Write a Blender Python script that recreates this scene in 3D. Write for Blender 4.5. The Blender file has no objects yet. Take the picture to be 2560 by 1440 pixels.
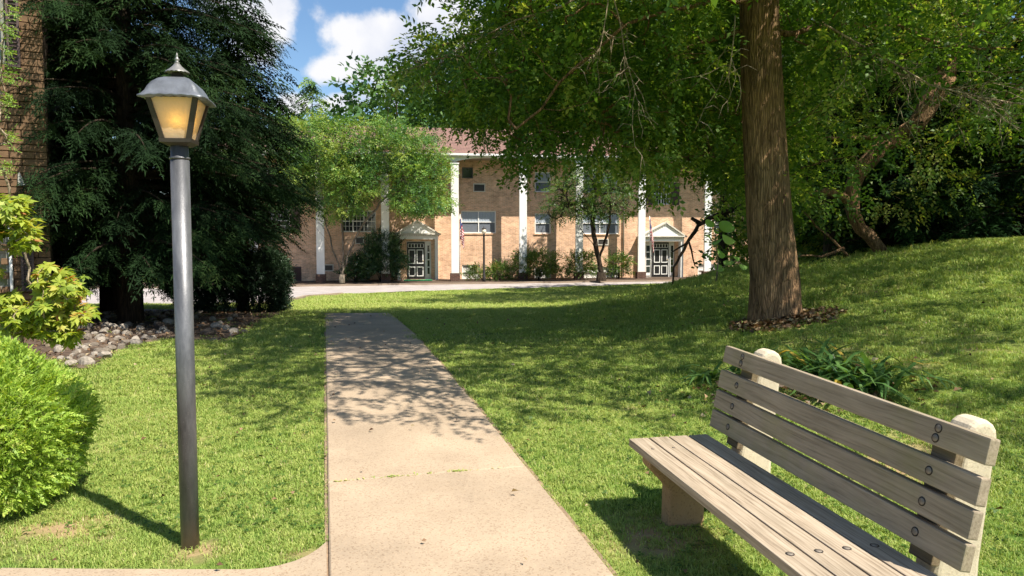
import bpy, bmesh, math, random
import numpy as np
from mathutils import Vector, Matrix

# ------------------------------------------------------------------ camera, sky, sun
scene = bpy.context.scene
COL = scene.collection
FPX = 1900.0                      # focal length in photo pixels (photo 2560 wide)
PITCH = math.atan(120 / 1900)
CAMZ = 1.5
cam_d = bpy.data.cameras.new('camera'); cam = bpy.data.objects.new('camera', cam_d); COL.objects.link(cam)
cam_d.sensor_width = 36.0; cam_d.lens = 36.0 * FPX / 2560
cam_d.clip_start = 0.05; cam_d.clip_end = 2000
cam.location = (0, 0, CAMZ); cam.rotation_euler = (math.pi / 2 - PITCH, 0, 0)
scene.camera = cam

SUN_DIR = Vector((1.95, -1.52, 3.5)).normalized()       # towards the sun
SUN_STRENGTH = 5.0
SKY_STRENGTH = 0.085
EXPOSURE = 0.90
CLOUD_WHITE = 0.53
sun_d = bpy.data.lights.new('sun', 'SUN'); sun = bpy.data.objects.new('sun', sun_d); COL.objects.link(sun)
sun_d.energy = SUN_STRENGTH; sun_d.angle = math.radians(0.53); sun_d.color = (1.0, 0.93, 0.81)
sun.rotation_euler = (-SUN_DIR).to_track_quat('-Z', 'Y').to_euler()
sun.location = (20, -15, 40)

vs = scene.view_settings
scene.display_settings.display_device = 'sRGB'
vs.view_transform = 'Standard'; vs.look = 'None'; vs.gamma = 1.0; vs.exposure = EXPOSURE; vs.use_curve_mapping = False

def ray(px, py):
    a = (px - 1280) / FPX; b = (720 - py) / FPX
    c, s = math.cos(PITCH), math.sin(PITCH)
    return Vector((a, b * s + c, b * c - s))

def at(px, py, Y):
    r = ray(px, py)
    return Vector((0, 0, CAMZ)) + r * (Y / r.y)

world = bpy.data.worlds.new('World'); scene.world = world; world.use_nodes = True
def build_world():
    nt = world.node_tree; N = nt.nodes; L = nt.links; N.clear()
    out = N.new('ShaderNodeOutputWorld'); bg = N.new('ShaderNodeBackground'); bg.inputs[1].default_value = 1.0
    sky = N.new('ShaderNodeTexSky'); sky.sky_type = 'NISHITA'; sky.sun_disc = False
    sky.sun_elevation = math.asin(SUN_DIR.z); sky.sun_rotation = math.atan2(SUN_DIR.x, SUN_DIR.y)
    sky.air_density = 1.0; sky.dust_density = 0.35; sky.ozone_density = 2.2
    tc = N.new('ShaderNodeTexCoord')
    sc = N.new('ShaderNodeVectorMath'); sc.operation = 'SCALE'; sc.inputs['Scale'].default_value = SKY_STRENGTH
    hs_ = N.new('ShaderNodeHueSaturation'); hs_.inputs['Saturation'].default_value = 1.12
    L.new(sky.outputs[0], hs_.inputs['Color']); L.new(hs_.outputs[0], sc.inputs[0])
    def math_(op, a, b=None, clamp=False):
        m = N.new('ShaderNodeMath'); m.operation = op; m.use_clamp = clamp
        for i, v in enumerate((a, b)):
            if v is None: continue
            if isinstance(v, (int, float)): m.inputs[i].default_value = v
            else: L.new(v, m.inputs[i])
        return m.outputs[0]
    # warp the direction a little so that the cloud outlines billow
    nz = N.new('ShaderNodeTexNoise'); nz.inputs['Scale'].default_value = 15; nz.inputs['Detail'].default_value = 8; nz.inputs['Roughness'].default_value = .62
    L.new(tc.outputs['Generated'], nz.inputs['Vector'])
    nb = N.new('ShaderNodeTexNoise'); nb.inputs['Scale'].default_value = 3.2; nb.inputs['Detail'].default_value = 5; nb.inputs['Roughness'].default_value = .55
    L.new(tc.outputs['Generated'], nb.inputs['Vector'])
    fine = math_('SUBTRACT', nz.outputs[0], 0.5)
    acc = None
    blobs = [(925, 85, 120, 46, 1.0), (1010, 92, 60, 38, .9), (845, 172, 95, 36, .95), (960, 178, 85, 34, .8), (900, 130, 90, 40, .7),
             (1125, 35, 90, 62, 1.0), (1180, 90, 60, 70, .9), (690, 50, 48, 75, .75), (640, 110, 60, 60, .7), (600, 30, 60, 60, .5), (735, 262, 42, 26, .9),
             (860, 262, 60, 28, .85), (950, 238, 75, 30, .7), (1060, 170, 90, 60, .6), (790, 45, 20, 30, .25)]
    for (px, py, rx, ry, amp) in blobs:
        d = ray(px, py).normalized()
        sub = N.new('ShaderNodeVectorMath'); sub.operation = 'SUBTRACT'; L.new(tc.outputs['Generated'], sub.inputs[0]); sub.inputs[1].default_value = d
        mul = N.new('ShaderNodeVectorMath'); mul.operation = 'MULTIPLY'; L.new(sub.outputs[0], mul.inputs[0])
        mul.inputs[1].default_value = (FPX / rx, FPX / ry, FPX / ry)
        ln = N.new('ShaderNodeVectorMath'); ln.operation = 'LENGTH'; L.new(mul.outputs[0], ln.inputs[0])
        v = math_('SUBTRACT', 1.25, ln.outputs['Value'])
        v = math_('MULTIPLY', v, amp)
        acc = v if acc is None else math_('SMOOTH_MAX', acc, v)
        if acc is not v: acc.node.inputs[2].default_value = .25
    rest = math_('MULTIPLY', math_('SUBTRACT', nb.outputs[0], 0.535), 3.2)     # fair-weather clouds over the rest of the sky
    # general clouds fade in away from the framed patch so that the two sets do not overlap
    dc = ray(930, 120).normalized()
    dt = N.new('ShaderNodeVectorMath'); dt.operation = 'DOT_PRODUCT'; L.new(tc.outputs['Generated'], dt.inputs[0]); dt.inputs[1].default_value = dc
    away = N.new('ShaderNodeMapRange'); away.inputs['From Min'].default_value = .985; away.inputs['From Max'].default_value = .93
    away.inputs['To Min'].default_value = -1.2; away.inputs['To Max'].default_value = 0
    L.new(dt.outputs['Value'], away.inputs['Value'])
    acc = math_('MAXIMUM', acc, math_('ADD', rest, away.outputs[0]))
    acc = math_('ADD', acc, math_('MULTIPLY', fine, 1.7))
    mr = N.new('ShaderNodeMapRange'); mr.interpolation_type = 'SMOOTHSTEP'
    mr.inputs['From Min'].default_value = 0.02; mr.inputs['From Max'].default_value = 0.55
    L.new(acc, mr.inputs['Value'])
    # white where thick, lilac grey in the folds
    nf = N.new('ShaderNodeTexNoise'); nf.inputs['Scale'].default_value = 9; nf.inputs['Detail'].default_value = 6
    L.new(tc.outputs['Generated'], nf.inputs['Vector'])
    fold = N.new('ShaderNodeMapRange'); fold.inputs['From Min'].default_value = .40; fold.inputs['From Max'].default_value = .62
    L.new(nf.outputs[0], fold.inputs['Value'])
    cmx = N.new('ShaderNodeMix'); cmx.data_type = 'RGBA'
    k = CLOUD_WHITE
    cmx.inputs['A'].default_value = (k, k, k * 1.03, 1); cmx.inputs['B'].default_value = (k * .66, k * .73, k * .9, 1)
    L.new(fold.outputs[0], cmx.inputs['Factor'])
    mix = N.new('ShaderNodeMix'); mix.data_type = 'RGBA'
    L.new(mr.outputs[0], mix.inputs['Factor']); L.new(sc.outputs[0], mix.inputs['A']); L.new(cmx.outputs['Result'], mix.inputs['B'])
    L.new(mix.outputs['Result'], bg.inputs[0]); L.new(bg.outputs[0], out.inputs[0])
build_world()

# ------------------------------------------------------------------ helpers
def tag(o, label=None, cat=None, group=None, kind=None):
    if label: o['label'] = label
    if cat: o['category'] = cat
    if group: o['group'] = group
    if kind: o['kind'] = kind
    return o

def empty(name, loc=(0, 0, 0), rz=0, label=None, cat=None, group=None):
    o = bpy.data.objects.new(name, None); COL.objects.link(o)
    o.location = loc; o.rotation_euler = (0, 0, rz); o.empty_display_size = .2
    return tag(o, label, cat, group)

class MB:
    """collects polygons, then links them as one mesh object"""
    def __init__(s): s.v = []; s.f = []; s.sm = []
    def add(s, vs_, fs, smooth=False):
        b = len(s.v); s.v += [tuple(p) for p in vs_]; s.f += [tuple(i + b for i in f) for f in fs]; s.sm += [smooth] * len(fs)
        return s
    def box(s, x0, x1, y0, y1, z0, z1, M=None):
        v = [Vector((x, y, z)) for z in (z0, z1) for y in (y0, y1) for x in (x0, x1)]
        if M is not None: v = [M @ p for p in v]
        return s.add(v, [(0, 2, 3, 1), (4, 5, 7, 6), (0, 1, 5, 4), (2, 6, 7, 3), (0, 4, 6, 2), (1, 3, 7, 5)])
    def bbox(s, x0, x1, y0, y1, z0, z1, b=.004, M=None):
        """box with chamfered edges"""
        bm = bmesh.new(); bmesh.ops.create_cube(bm, size=1)
        for v in bm.verts: v.co = Vector(((x0 + x1) / 2 + v.co.x * (x1 - x0), (y0 + y1) / 2 + v.co.y * (y1 - y0), (z0 + z1) / 2 + v.co.z * (z1 - z0)))
        bmesh.ops.bevel(bm, geom=bm.edges[:], offset=b, segments=2, affect='EDGES', profile=.6)
        bm.verts.index_update()
        v = [(M @ p.co) if M is not None else p.co.copy() for p in bm.verts]
        s.add(v, [[q.index for q in f.verts] for f in bm.faces]); bm.free(); return s
    def prism(s, poly, d0, d1, ax='y', M=None):
        """extrude polygon [(a,b)] along an axis; for ax y: a=x b=z"""
        n = len(poly); v = []
        for d in (d0, d1):
            for a, b in poly:
                p = Vector((a, d, b)) if ax == 'y' else Vector((d, a, b)) if ax == 'x' else Vector((a, b, d))
                v.append(M @ p if M is not None else p)
        return s.add(v, [tuple(range(n))[::-1], tuple(range(n, 2 * n))] + [(i, (i + 1) % n, n + (i + 1) % n, n + i) for i in range(n)])
    def lathe(s, prof, n=16, c=(0, 0, 0), smooth=True, M=None):
        v = []; f = []
        for r, z in prof:
            for i in range(n):
                a = 2 * math.pi * i / n; p = Vector((c[0] + r * math.cos(a), c[1] + r * math.sin(a), c[2] + z)); v.append(M @ p if M is not None else p)
        for k in range(len(prof) - 1):
            for i in range(n): f.append((k * n + i, k * n + (i + 1) % n, (k + 1) * n + (i + 1) % n, (k + 1) * n + i))
        f.append(tuple(range(n))[::-1]); f.append(tuple((len(prof) - 1) * n + i for i in range(n)))
        return s.add(v, f, smooth)
    def tube(s, pts, rad, n=6, smooth=True, bump=0, rng=None):
        pts = [Vector(p) for p in pts]; v = []; f = []; ref = Vector((.31, .93, .17))
        for k, p in enumerate(pts):
            t = (pts[min(k + 1, len(pts) - 1)] - pts[max(k - 1, 0)]).normalized()
            a = t.cross(ref).normalized() if k == 0 else (a - t * a.dot(t)).normalized()
            b = t.cross(a)
            r = rad[k] if hasattr(rad, '__len__') else rad
            for i in range(n):
                an = 2 * math.pi * i / n; rr = r * (1 + (bump * (rng.random() - .5) if bump else 0))
                v.append(p + a * (rr * math.cos(an)) + b * (rr * math.sin(an)))
        for k in range(len(pts) - 1):
            for i in range(n): f.append((k * n + i, k * n + (i + 1) % n, (k + 1) * n + (i + 1) % n, (k + 1) * n + i))
        f.append(tuple(range(n))[::-1]); f.append(tuple((len(pts) - 1) * n + i for i in range(n)))
        return s.add(v, f, smooth)
    def build(s, name, mat, parent=None, label=None):
        me = bpy.data.meshes.new(name); me.from_pydata(s.v, [], s.f); me.polygons.foreach_set('use_smooth', s.sm)
        if mat: me.materials.append(mat)
        me.update(); o = bpy.data.objects.new(name, me); COL.objects.link(o)
        if parent: o.parent = parent
        if label: o['label'] = label
        return o

def quad_object(name, V, Q, mat, parent=None, tint=None, smooth=False):
    """V (n,3), Q (m,4) numpy arrays, straight into a mesh; tint is one number per face"""
    me = bpy.data.meshes.new(name); n = len(V); m = len(Q)
    me.vertices.add(n); me.vertices.foreach_set('co', np.ascontiguousarray(V, np.float32).ravel())
    me.loops.add(m * 4); me.loops.foreach_set('vertex_index', np.ascontiguousarray(Q, np.int32).ravel())
    me.polygons.add(m); me.polygons.foreach_set('loop_start', np.arange(0, m * 4, 4, dtype=np.int32))
    if smooth: me.polygons.foreach_set('use_smooth', np.ones(m, bool))
    me.update(calc_edges=True)
    if tint is not None:
        a = me.attributes.new('tint', 'FLOAT', 'FACE'); a.data.foreach_set('value', np.asarray(tint, np.float32))
    me.materials.append(mat); o = bpy.data.objects.new(name, me); COL.objects.link(o)
    if parent: o.parent = parent
    return o

def copy_tree(o, parent=None):
    c = o.copy(); COL.objects.link(c); c.parent = parent
    for ch in list(o.children): copy_tree(ch, c)
    return c

# ------------------------------------------------------------------ materials
def mat(name):
    m = bpy.data.materials.new(name); m.use_nodes = True; nt = m.node_tree
    return m, nt, nt.nodes, nt.links, nt.nodes['Principled BSDF']

def ramp(N, stops):
    r = N.new('ShaderNodeValToRGB'); e = r.color_ramp.elements
    while len(e) > 1: e.remove(e[0])
    e[0].position = stops[0][0]; e[0].color = (*stops[0][1], 1)
    for p, c in stops[1:]:
        x = e.new(p); x.color = (*c, 1)
    return r

def noise(N, L, scale, detail=6, rough=.6, vec=None, stretch=None, coord='Object'):
    n = N.new('ShaderNodeTexNoise'); n.inputs['Scale'].default_value = scale; n.inputs['Detail'].default_value = detail; n.inputs['Roughness'].default_value = rough
    if vec is None:
        tc = N.new('ShaderNodeTexCoord'); vec = tc.outputs[coord]
    if stretch:
        mp = N.new('ShaderNodeMapping'); mp.inputs['Scale'].default_value = stretch; L.new(vec, mp.inputs[0]); vec = mp.outputs[0]
    L.new(vec, n.inputs['Vector']); return n

def plain(name, col, rough=.6, metal=0, spec=.5, var=.12, scale=8, bump=0, bscale=60):
    m, nt, N, L, B = mat(name)
    n = noise(N, L, scale)
    r = ramp(N, [(.3, tuple(c * (1 - var) for c in col)), (.7, tuple(min(1, c * (1 + var)) for c in col))])
    L.new(n.outputs[0], r.inputs[0]); L.new(r.outputs[0], B.inputs['Base Color'])
    B.inputs['Roughness'].default_value = rough; B.inputs['Metallic'].default_value = metal; B.inputs['Specular IOR Level'].default_value = spec
    if bump:
        n2 = noise(N, L, bscale); bp = N.new('ShaderNodeBump'); bp.inputs['Strength'].default_value = bump; bp.inputs['Distance'].default_value = .01
        L.new(n2.outputs[0], bp.inputs['Height']); L.new(bp.outputs[0], B.inputs['Normal'])
    return m

def leaf_mat(name, stops, trans=.35, tcol=None, rough=.5, nscale=.6, spec=.35, namp=.9):
    """leaf colour from the per-leaf tint, nudged by clump-sized noise; part of the light passes through"""
    m, nt, N, L, B = mat(name)
    at_ = N.new('ShaderNodeAttribute'); at_.attribute_name = 'tint'
    n = noise(N, L, nscale, 3, .5)
    ad = N.new('ShaderNodeMath'); ad.operation = 'MULTIPLY_ADD'; L.new(n.outputs[0], ad.inputs[0]); ad.inputs[1].default_value = namp
    sb = N.new('ShaderNodeMath'); sb.operation = 'SUBTRACT'; L.new(at_.outputs['Fac'], sb.inputs[0]); sb.inputs[1].default_value = namp / 2
    L.new(sb.outputs[0], ad.inputs[2])
    r = ramp(N, stops); L.new(ad.outputs[0], r.inputs[0])
    L.new(r.outputs[0], B.inputs['Base Color']); B.inputs['Roughness'].default_value = rough; B.inputs['Specular IOR Level'].default_value = spec
    tr = N.new('ShaderNodeBsdfTranslucent')
    mx = N.new('ShaderNodeMix'); mx.data_type = 'RGBA'; mx.blend_type = 'MULTIPLY'; mx.inputs['Factor'].default_value = 1
    L.new(r.outputs[0], mx.inputs['A']); mx.inputs['B'].default_value = (*(tcol or (1.5, 1.35, .5)), 1)
    L.new(mx.outputs['Result'], tr.inputs['Color'])
    ms = N.new('ShaderNodeMixShader'); ms.inputs[0].default_value = trans
    L.new(B.outputs[0], ms.inputs[1]); L.new(tr.outputs[0], ms.inputs[2])
    L.new(ms.outputs[0], N['Material Output'].inputs['Surface'])
    return m

M = {}
M['leaf_big'] = leaf_mat('leaf_sweetgum', [(.0, (.048, .11, .02)), (.35, (.10, .205, .034)), (.7, (.19, .32, .055)), (.95, (.40, .47, .11))], .52)
M['leaf_wood'] = leaf_mat('leaf_woodland', [(.0, (.035, .09, .022)), (.4, (.085, .17, .03)), (.75, (.18, .28, .05)), (.97, (.36, .38, .09))], .46)
M['leaf_pale'] = leaf_mat('leaf_pale_feathery', [(.0, (.04, .11, .035)), (.35, (.09, .20, .045)), (.7, (.16, .29, .055)), (1, (.30, .38, .08))], .35)
M['leaf_far'] = leaf_mat('leaf_distant', [(.0, (.03, .085, .03)), (.4, (.06, .14, .04)), (.8, (.11, .21, .05)), (1, (.18, .27, .06))], .25, nscale=.25)
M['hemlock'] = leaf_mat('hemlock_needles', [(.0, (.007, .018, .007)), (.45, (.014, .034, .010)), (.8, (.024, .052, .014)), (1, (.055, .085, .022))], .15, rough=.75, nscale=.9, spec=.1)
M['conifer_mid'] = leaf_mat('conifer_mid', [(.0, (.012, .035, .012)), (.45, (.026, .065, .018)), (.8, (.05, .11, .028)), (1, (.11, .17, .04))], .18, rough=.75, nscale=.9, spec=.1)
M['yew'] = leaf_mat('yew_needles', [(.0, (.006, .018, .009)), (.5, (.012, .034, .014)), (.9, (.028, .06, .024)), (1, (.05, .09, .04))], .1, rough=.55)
M['bronze'] = leaf_mat('bronze_leaves', [(.0, (.03, .012, .012)), (.5, (.07, .03, .02)), (.9, (.16, .08, .05)), (1, (.3, .2, .12))], .25, rough=.4)
M['arbor'] = leaf_mat('arborvitae_sprays', [(.0, (.10, .12, .035)), (.12, (.14, .24, .035)), (.35, (.27, .42, .06)), (.7, (.42, .58, .10)), (.98, (.60, .64, .17))], .42, nscale=3.5)
M['azalea'] = leaf_mat('yellow_green_leaves', [(.0, (.12, .19, .025)), (.4, (.25, .34, .04)), (.75, (.40, .45, .07)), (.93, (.45, .42, .09)), (1, (.42, .16, .05))], .4, nscale=2.5)
M['shrub'] = leaf_mat('shrub_leaves', [(.0, (.03, .07, .015)), (.4, (.07, .14, .025)), (.75, (.14, .22, .04)), (1, (.32, .22, .08))], .3, nscale=1.5)
M['darkshrub'] = leaf_mat('holly_leaves', [(.0, (.012, .035, .012)), (.5, (.03, .075, .022)), (.9, (.07, .14, .04)), (1, (.14, .22, .08))], .15, rough=.3, spec=.6)
M['vine'] = leaf_mat('vine_leaves', [(.0, (.10, .22, .04)), (.6, (.22, .38, .08)), (1, (.4, .5, .14))], .4)
M['lily'] = leaf_mat('strap_leaves', [(.0, (.04, .10, .03)), (.5, (.09, .19, .055)), (.9, (.17, .29, .08)), (1, (.45, .32, .06))], .35, rough=.35, spec=.5)
M['sapling'] = leaf_mat('sapling_leaves', [(.0, (.20, .42, .10)), (.5, (.32, .56, .15)), (1, (.45, .66, .22))], .5)
M['litter'] = leaf_mat('fallen_leaves', [(.0, (.05, .025, .012)), (.35, (.13, .07, .035)), (.7, (.26, .16, .09)), (.95, (.42, .33, .2))], .1, nscale=3)
M['grass'] = leaf_mat('grass_blades', [(.0, (.11, .20, .038)), (.32, (.205, .33, .065)), (.6, (.385, .46, .12)), (.85, (.50, .50, .18)), (1.0, (.62, .55, .30))], .35, tcol=(1.2, 1.15, .6), nscale=1.3, namp=1.7, spec=.15)

def bark(name, c0, c1, scale=7, bump=.9, stretch=(1, 1, .12)):
    m, nt, N, L, B = mat(name)
    n = noise(N, L, scale, 8, .7, stretch=stretch); n2 = noise(N, L, 2.2, 4)
    r = ramp(N, [(.32, c0), (.55, c1), (.75, tuple(min(1, c * 1.5) for c in c1))]); L.new(n.outputs[0], r.inputs[0])
    mx = N.new('ShaderNodeMix'); mx.data_type = 'RGBA'; mx.blend_type = 'MULTIPLY'; mx.inputs['Factor'].default_value = .5
    r2 = ramp(N, [(.35, (.55, .6, .5)), (.65, (1.2, 1.1, 1.0))]); L.new(n2.outputs[0], r2.inputs[0])
    L.new(r.outputs[0], mx.inputs['A']); L.new(r2.outputs[0], mx.inputs['B']); L.new(mx.outputs['Result'], B.inputs['Base Color'])
    B.inputs['Roughness'].default_value = .92; B.inputs['Specular IOR Level'].default_value = .15
    tcv = N.new('ShaderNodeTexCoord'); mpv = N.new('ShaderNodeMapping'); mpv.inputs['Scale'].default_value = (1, 1, .10); L.new(tcv.outputs['Object'], mpv.inputs[0])
    wob = N.new('ShaderNodeVectorMath'); wob.operation = 'MULTIPLY_ADD'; L.new(n2.outputs['Color'], wob.inputs[0]); wob.inputs[1].default_value = (.05, .05, .05); L.new(mpv.outputs[0], wob.inputs[2])
    vo = N.new('ShaderNodeTexVoronoi'); vo.feature = 'DISTANCE_TO_EDGE'; vo.inputs['Scale'].default_value = scale * 2.6; L.new(wob.outputs[0], vo.inputs['Vector'])
    cr = ramp(N, [(.0, (.25, .25, .25)), (.12, (.8, .8, .8)), (.35, (1.15, 1.15, 1.15))]); L.new(vo.outputs['Distance'], cr.inputs[0])
    mc = N.new('ShaderNodeMix'); mc.data_type = 'RGBA'; mc.blend_type = 'MULTIPLY'; mc.inputs['Factor'].default_value = .6; L.new(mx.outputs['Result'], mc.inputs['A']); L.new(cr.outputs[0], mc.inputs['B']); L.new(mc.outputs['Result'], B.inputs['Base Color'])
    hh = N.new('ShaderNodeMath'); hh.operation = 'MULTIPLY_ADD'; L.new(cr.outputs[0], hh.inputs[0]); hh.inputs[1].default_value = .8; L.new(n.outputs[0], hh.inputs[2])
    bp = N.new('ShaderNodeBump'); bp.inputs['Strength'].default_value = bump; bp.inputs['Distance'].default_value = .03
    L.new(hh.outputs[0], bp.inputs['Height']); L.new(bp.outputs[0], B.inputs['Normal']); return m
M['bark'] = bark('bark_brown', (.11, .066, .037), (.35, .22, .125), 16)
M['bark_dark'] = bark('bark_dark', (.02, .015, .011), (.075, .055, .04), 12)
M['bark_grey'] = bark('bark_grey', (.09, .075, .06), (.26, .22, .18), 9)
M['bark_pale'] = bark('bark_pale_dead', (.16, .12, .08), (.42, .34, .25), 14, .5)

def wood(name, c0, c1, c2, green=.0, rough=.75):
    """weathered plank: long grain along local x, a few cracks, greenish algae patches"""
    m, nt, N, L, B = mat(name)
    oi = N.new('ShaderNodeObjectInfo'); tc = N.new('ShaderNodeTexCoord')
    off = N.new('ShaderNodeVectorMath'); off.operation = 'MULTIPLY_ADD'; off.inputs[1].default_value = (7, 7, 7)
    cb = N.new('ShaderNodeCombineXYZ'); L.new(oi.outputs['Random'], cb.inputs[0]); L.new(oi.outputs['Random'], cb.inputs[1]); L.new(oi.outputs['Random'], cb.inputs[2])
    L.new(cb.outputs[0], off.inputs[0]); L.new(tc.outputs['Object'], off.inputs[2])
    wv = noise(N, L, 1.1, 2, .5, vec=off.outputs[0])
    dis = N.new('ShaderNodeVectorMath'); dis.operation = 'MULTIPLY_ADD'; L.new(wv.outputs['Color'], dis.inputs[0]); dis.inputs[1].default_value = (0, .06, .06); L.new(off.outputs[0], dis.inputs[2])
    g = noise(N, L, 95, 5, .65, vec=dis.outputs[0], stretch=(.03, 1, 1)); b = noise(N, L, 5, 4, .6, vec=off.outputs[0], stretch=(.4, 1, 1))
    r = ramp(N, [(.28, c0), (.45, c1), (.62, c2)]); L.new(g.outputs[0], r.inputs[0])
    mx = N.new('ShaderNodeMix'); mx.data_type = 'RGBA'; mx.blend_type = 'MULTIPLY'; mx.inputs['Factor'].default_value = .8
    r2 = ramp(N, [(.3, (.72, .72, .70)), (.7, (1.15, 1.12, 1.1))]); L.new(b.outputs[0], r2.inputs[0])
    L.new(r.outputs[0], mx.inputs['A']); L.new(r2.outputs[0], mx.inputs['B'])
    cur = mx.outputs['Result']
    if green:
        gm = N.new('ShaderNodeMix'); gm.data_type = 'RGBA'; n3 = noise(N, L, 2.6, 5, .6, vec=off.outputs[0]); r3 = ramp(N, [(.5, (0, 0, 0)), (.72, (green, green, green))])
        L.new(n3.outputs[0], r3.inputs[0]); L.new(r3.outputs[0], gm.inputs['Factor']); L.new(cur, gm.inputs['A']); gm.inputs['B'].default_value = (.20, .21, .05, 1); cur = gm.outputs['Result']
    L.new(cur, B.inputs['Base Color']); B.inputs['Roughness'].default_value = rough; B.inputs['Specular IOR Level'].default_value = .25
    bp = N.new('ShaderNodeBump'); bp.inputs['Strength'].default_value = .5; bp.inputs['Distance'].default_value = .003
    L.new(g.outputs[0], bp.inputs['Height']); L.new(bp.outputs[0], B.inputs['Normal']); return m
M['bench_wood'] = wood('bench_wood', (.15, .115, .08), (.33, .265, .195), (.44, .365, .28), .0)
M['bench_back'] = wood('bench_back_wood', (.19, .15, .105), (.30, .245, .18), (.37, .305, .23), .35)
M['bench_dark'] = wood('bench_batten_wood', (.07, .05, .03), (.16, .115, .07), (.22, .17, .11), .2)

def concrete(name, col, speck=.5, stain=None, rough=.9):
    m, nt, N, L, B = mat(name)
    tc = N.new('ShaderNodeTexCoord')
    n = noise(N, L, 1.3, 8, .6); r = ramp(N, [(.3, tuple(c * .78 for c in col)), (.7, tuple(min(1, c * 1.12) for c in col))]); L.new(n.outputs[0], r.inputs[0])
    v = N.new('ShaderNodeTexVoronoi'); v.inputs['Scale'].default_value = 130; L.new(tc.outputs['Object'], v.inputs['Vector'])
    hs = N.new('ShaderNodeSeparateColor'); L.new(v.outputs['Color'], hs.inputs[0])
    r2 = ramp(N, [(.0, (.45, .36, .30)), (.10, (.62, .55, .50)), (.2, (1, 1, 1)), (.8, (1, 1, 1)), (.95, (1.25, 1.2, 1.15))]); L.new(hs.outputs[0], r2.inputs[0])
    mx = N.new('ShaderNodeMix'); mx.data_type = 'RGBA'; mx.blend_type = 'MULTIPLY'; mx.inputs['Factor'].default_value = speck
    L.new(r.outputs[0], mx.inputs['A']); L.new(r2.outputs[0], mx.inputs['B']); cur = mx.outputs['Result']
    if stain:
        gm = N.new('ShaderNodeMix'); gm.data_type = 'RGBA'; n3 = noise(N, L, 3.1, 6, .7); r3 = ramp(N, [(.52, (0, 0, 0)), (.75, (.55, .55, .55))])
        L.new(n3.outputs[0], r3.inputs[0]); L.new(r3.outputs[0], gm.inputs['Factor']); L.new(cur, gm.inputs['A']); gm.inputs['B'].default_value = (*stain, 1); cur = gm.outputs['Result']
    L.new(cur, B.inputs['Base Color']); B.inputs['Roughness'].default_value = rough; B.inputs['Specular IOR Level'].default_value = .2
    n4 = noise(N, L, 140, 4, .7); bp = N.new('ShaderNodeBump'); bp.inputs['Strength'].default_value = .45; bp.inputs['Distance'].default_value = .004
    L.new(n4.outputs[0], bp.inputs['Height']); L.new(bp.outputs[0], B.inputs['Normal']); return m
M['path'] = concrete('path_concrete', (.405, .315, .225), .5, (.33, .25, .17))
M['bench_concrete'] = concrete('bench_support_concrete', (.58, .50, .37), .25, (.40, .33, .20))
M['bench_leg'] = concrete('bench_leg_concrete', (.36, .235, .125), .4, (.19, .10, .045))
M['asphalt'] = concrete('worn_asphalt', (.40, .36, .345), .5)
M['kerb'] = concrete('kerb_concrete', (.32, .25, .19), .4, (.18, .13, .09))
M['rock'] = plain('rock', (.17, .14, .11), .9, var=.45, scale=6, bump=.6, bscale=25)
M['rock2'] = plain('rock_brown', (.12, .085, .06), .9, var=.5, scale=6, bump=.6, bscale=25)
M['rock3'] = plain('rock_pale', (.27, .235, .195), .9, var=.45, scale=6, bump=.5, bscale=25)
M['mulch'] = plain('mulch', (.085, .055, .036), .95, var=.6, scale=22, bump=1, bscale=60)
M['edge_soil'] = plain('edge_soil', (.26, .18, .115), .95, var=.4, scale=30, bump=.6, bscale=80)
M['hood'] = plain('dull_grey_paint', (.20, .20, .17), .7, var=.15)
M['white'] = plain('white_paint', (.78, .77, .74), .55, var=.05, scale=3)
M['cream'] = plain('cream_paint', (.62, .58, .50), .6, var=.1, scale=3)
M['black'] = plain('black_paint', (.015, .014, .016), .4, var=.2)
M['dark'] = plain('dark_void', (.02, .018, .018), .7)
M['shutter'] = plain('brown_shutter', (.075, .045, .042), .6, var=.2)
M['glass'] = plain('window_glass', (.025, .032, .038), .08, spec=.9, var=.3, scale=.8)
M['curtain'] = plain('curtain', (.33, .38, .44), .8, var=.12, scale=30)
M['screen'] = plain('window_screen', (.13, .15, .18), .6, var=.1)
M['pale_pane'] = plain('pale_blind', (.52, .50, .46), .7, var=.12)
M['ac'] = plain('grille_metal', (.09, .08, .075), .5, var=.2)
M['iron'] = plain('black_iron', (.03, .026, .026), .5, var=.2)
M['gold'] = plain('brass', (.5, .38, .18), .4, metal=.6)
M['bolt'] = plain('bolt_steel', (.20, .17, .14), .6, metal=.3, var=.3, scale=60)
M['bolt_shade'] = plain('bolt_shadow_gap', (.03, .022, .018), .9)  # near-black colour standing in for the shade round each bolt head
M['mat_green'] = plain('green_carpet', (.03, .22, .09), .95, var=.2, bump=.4)
M['soffit'] = plain('soffit', (.30, .25, .2), .8)

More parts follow.
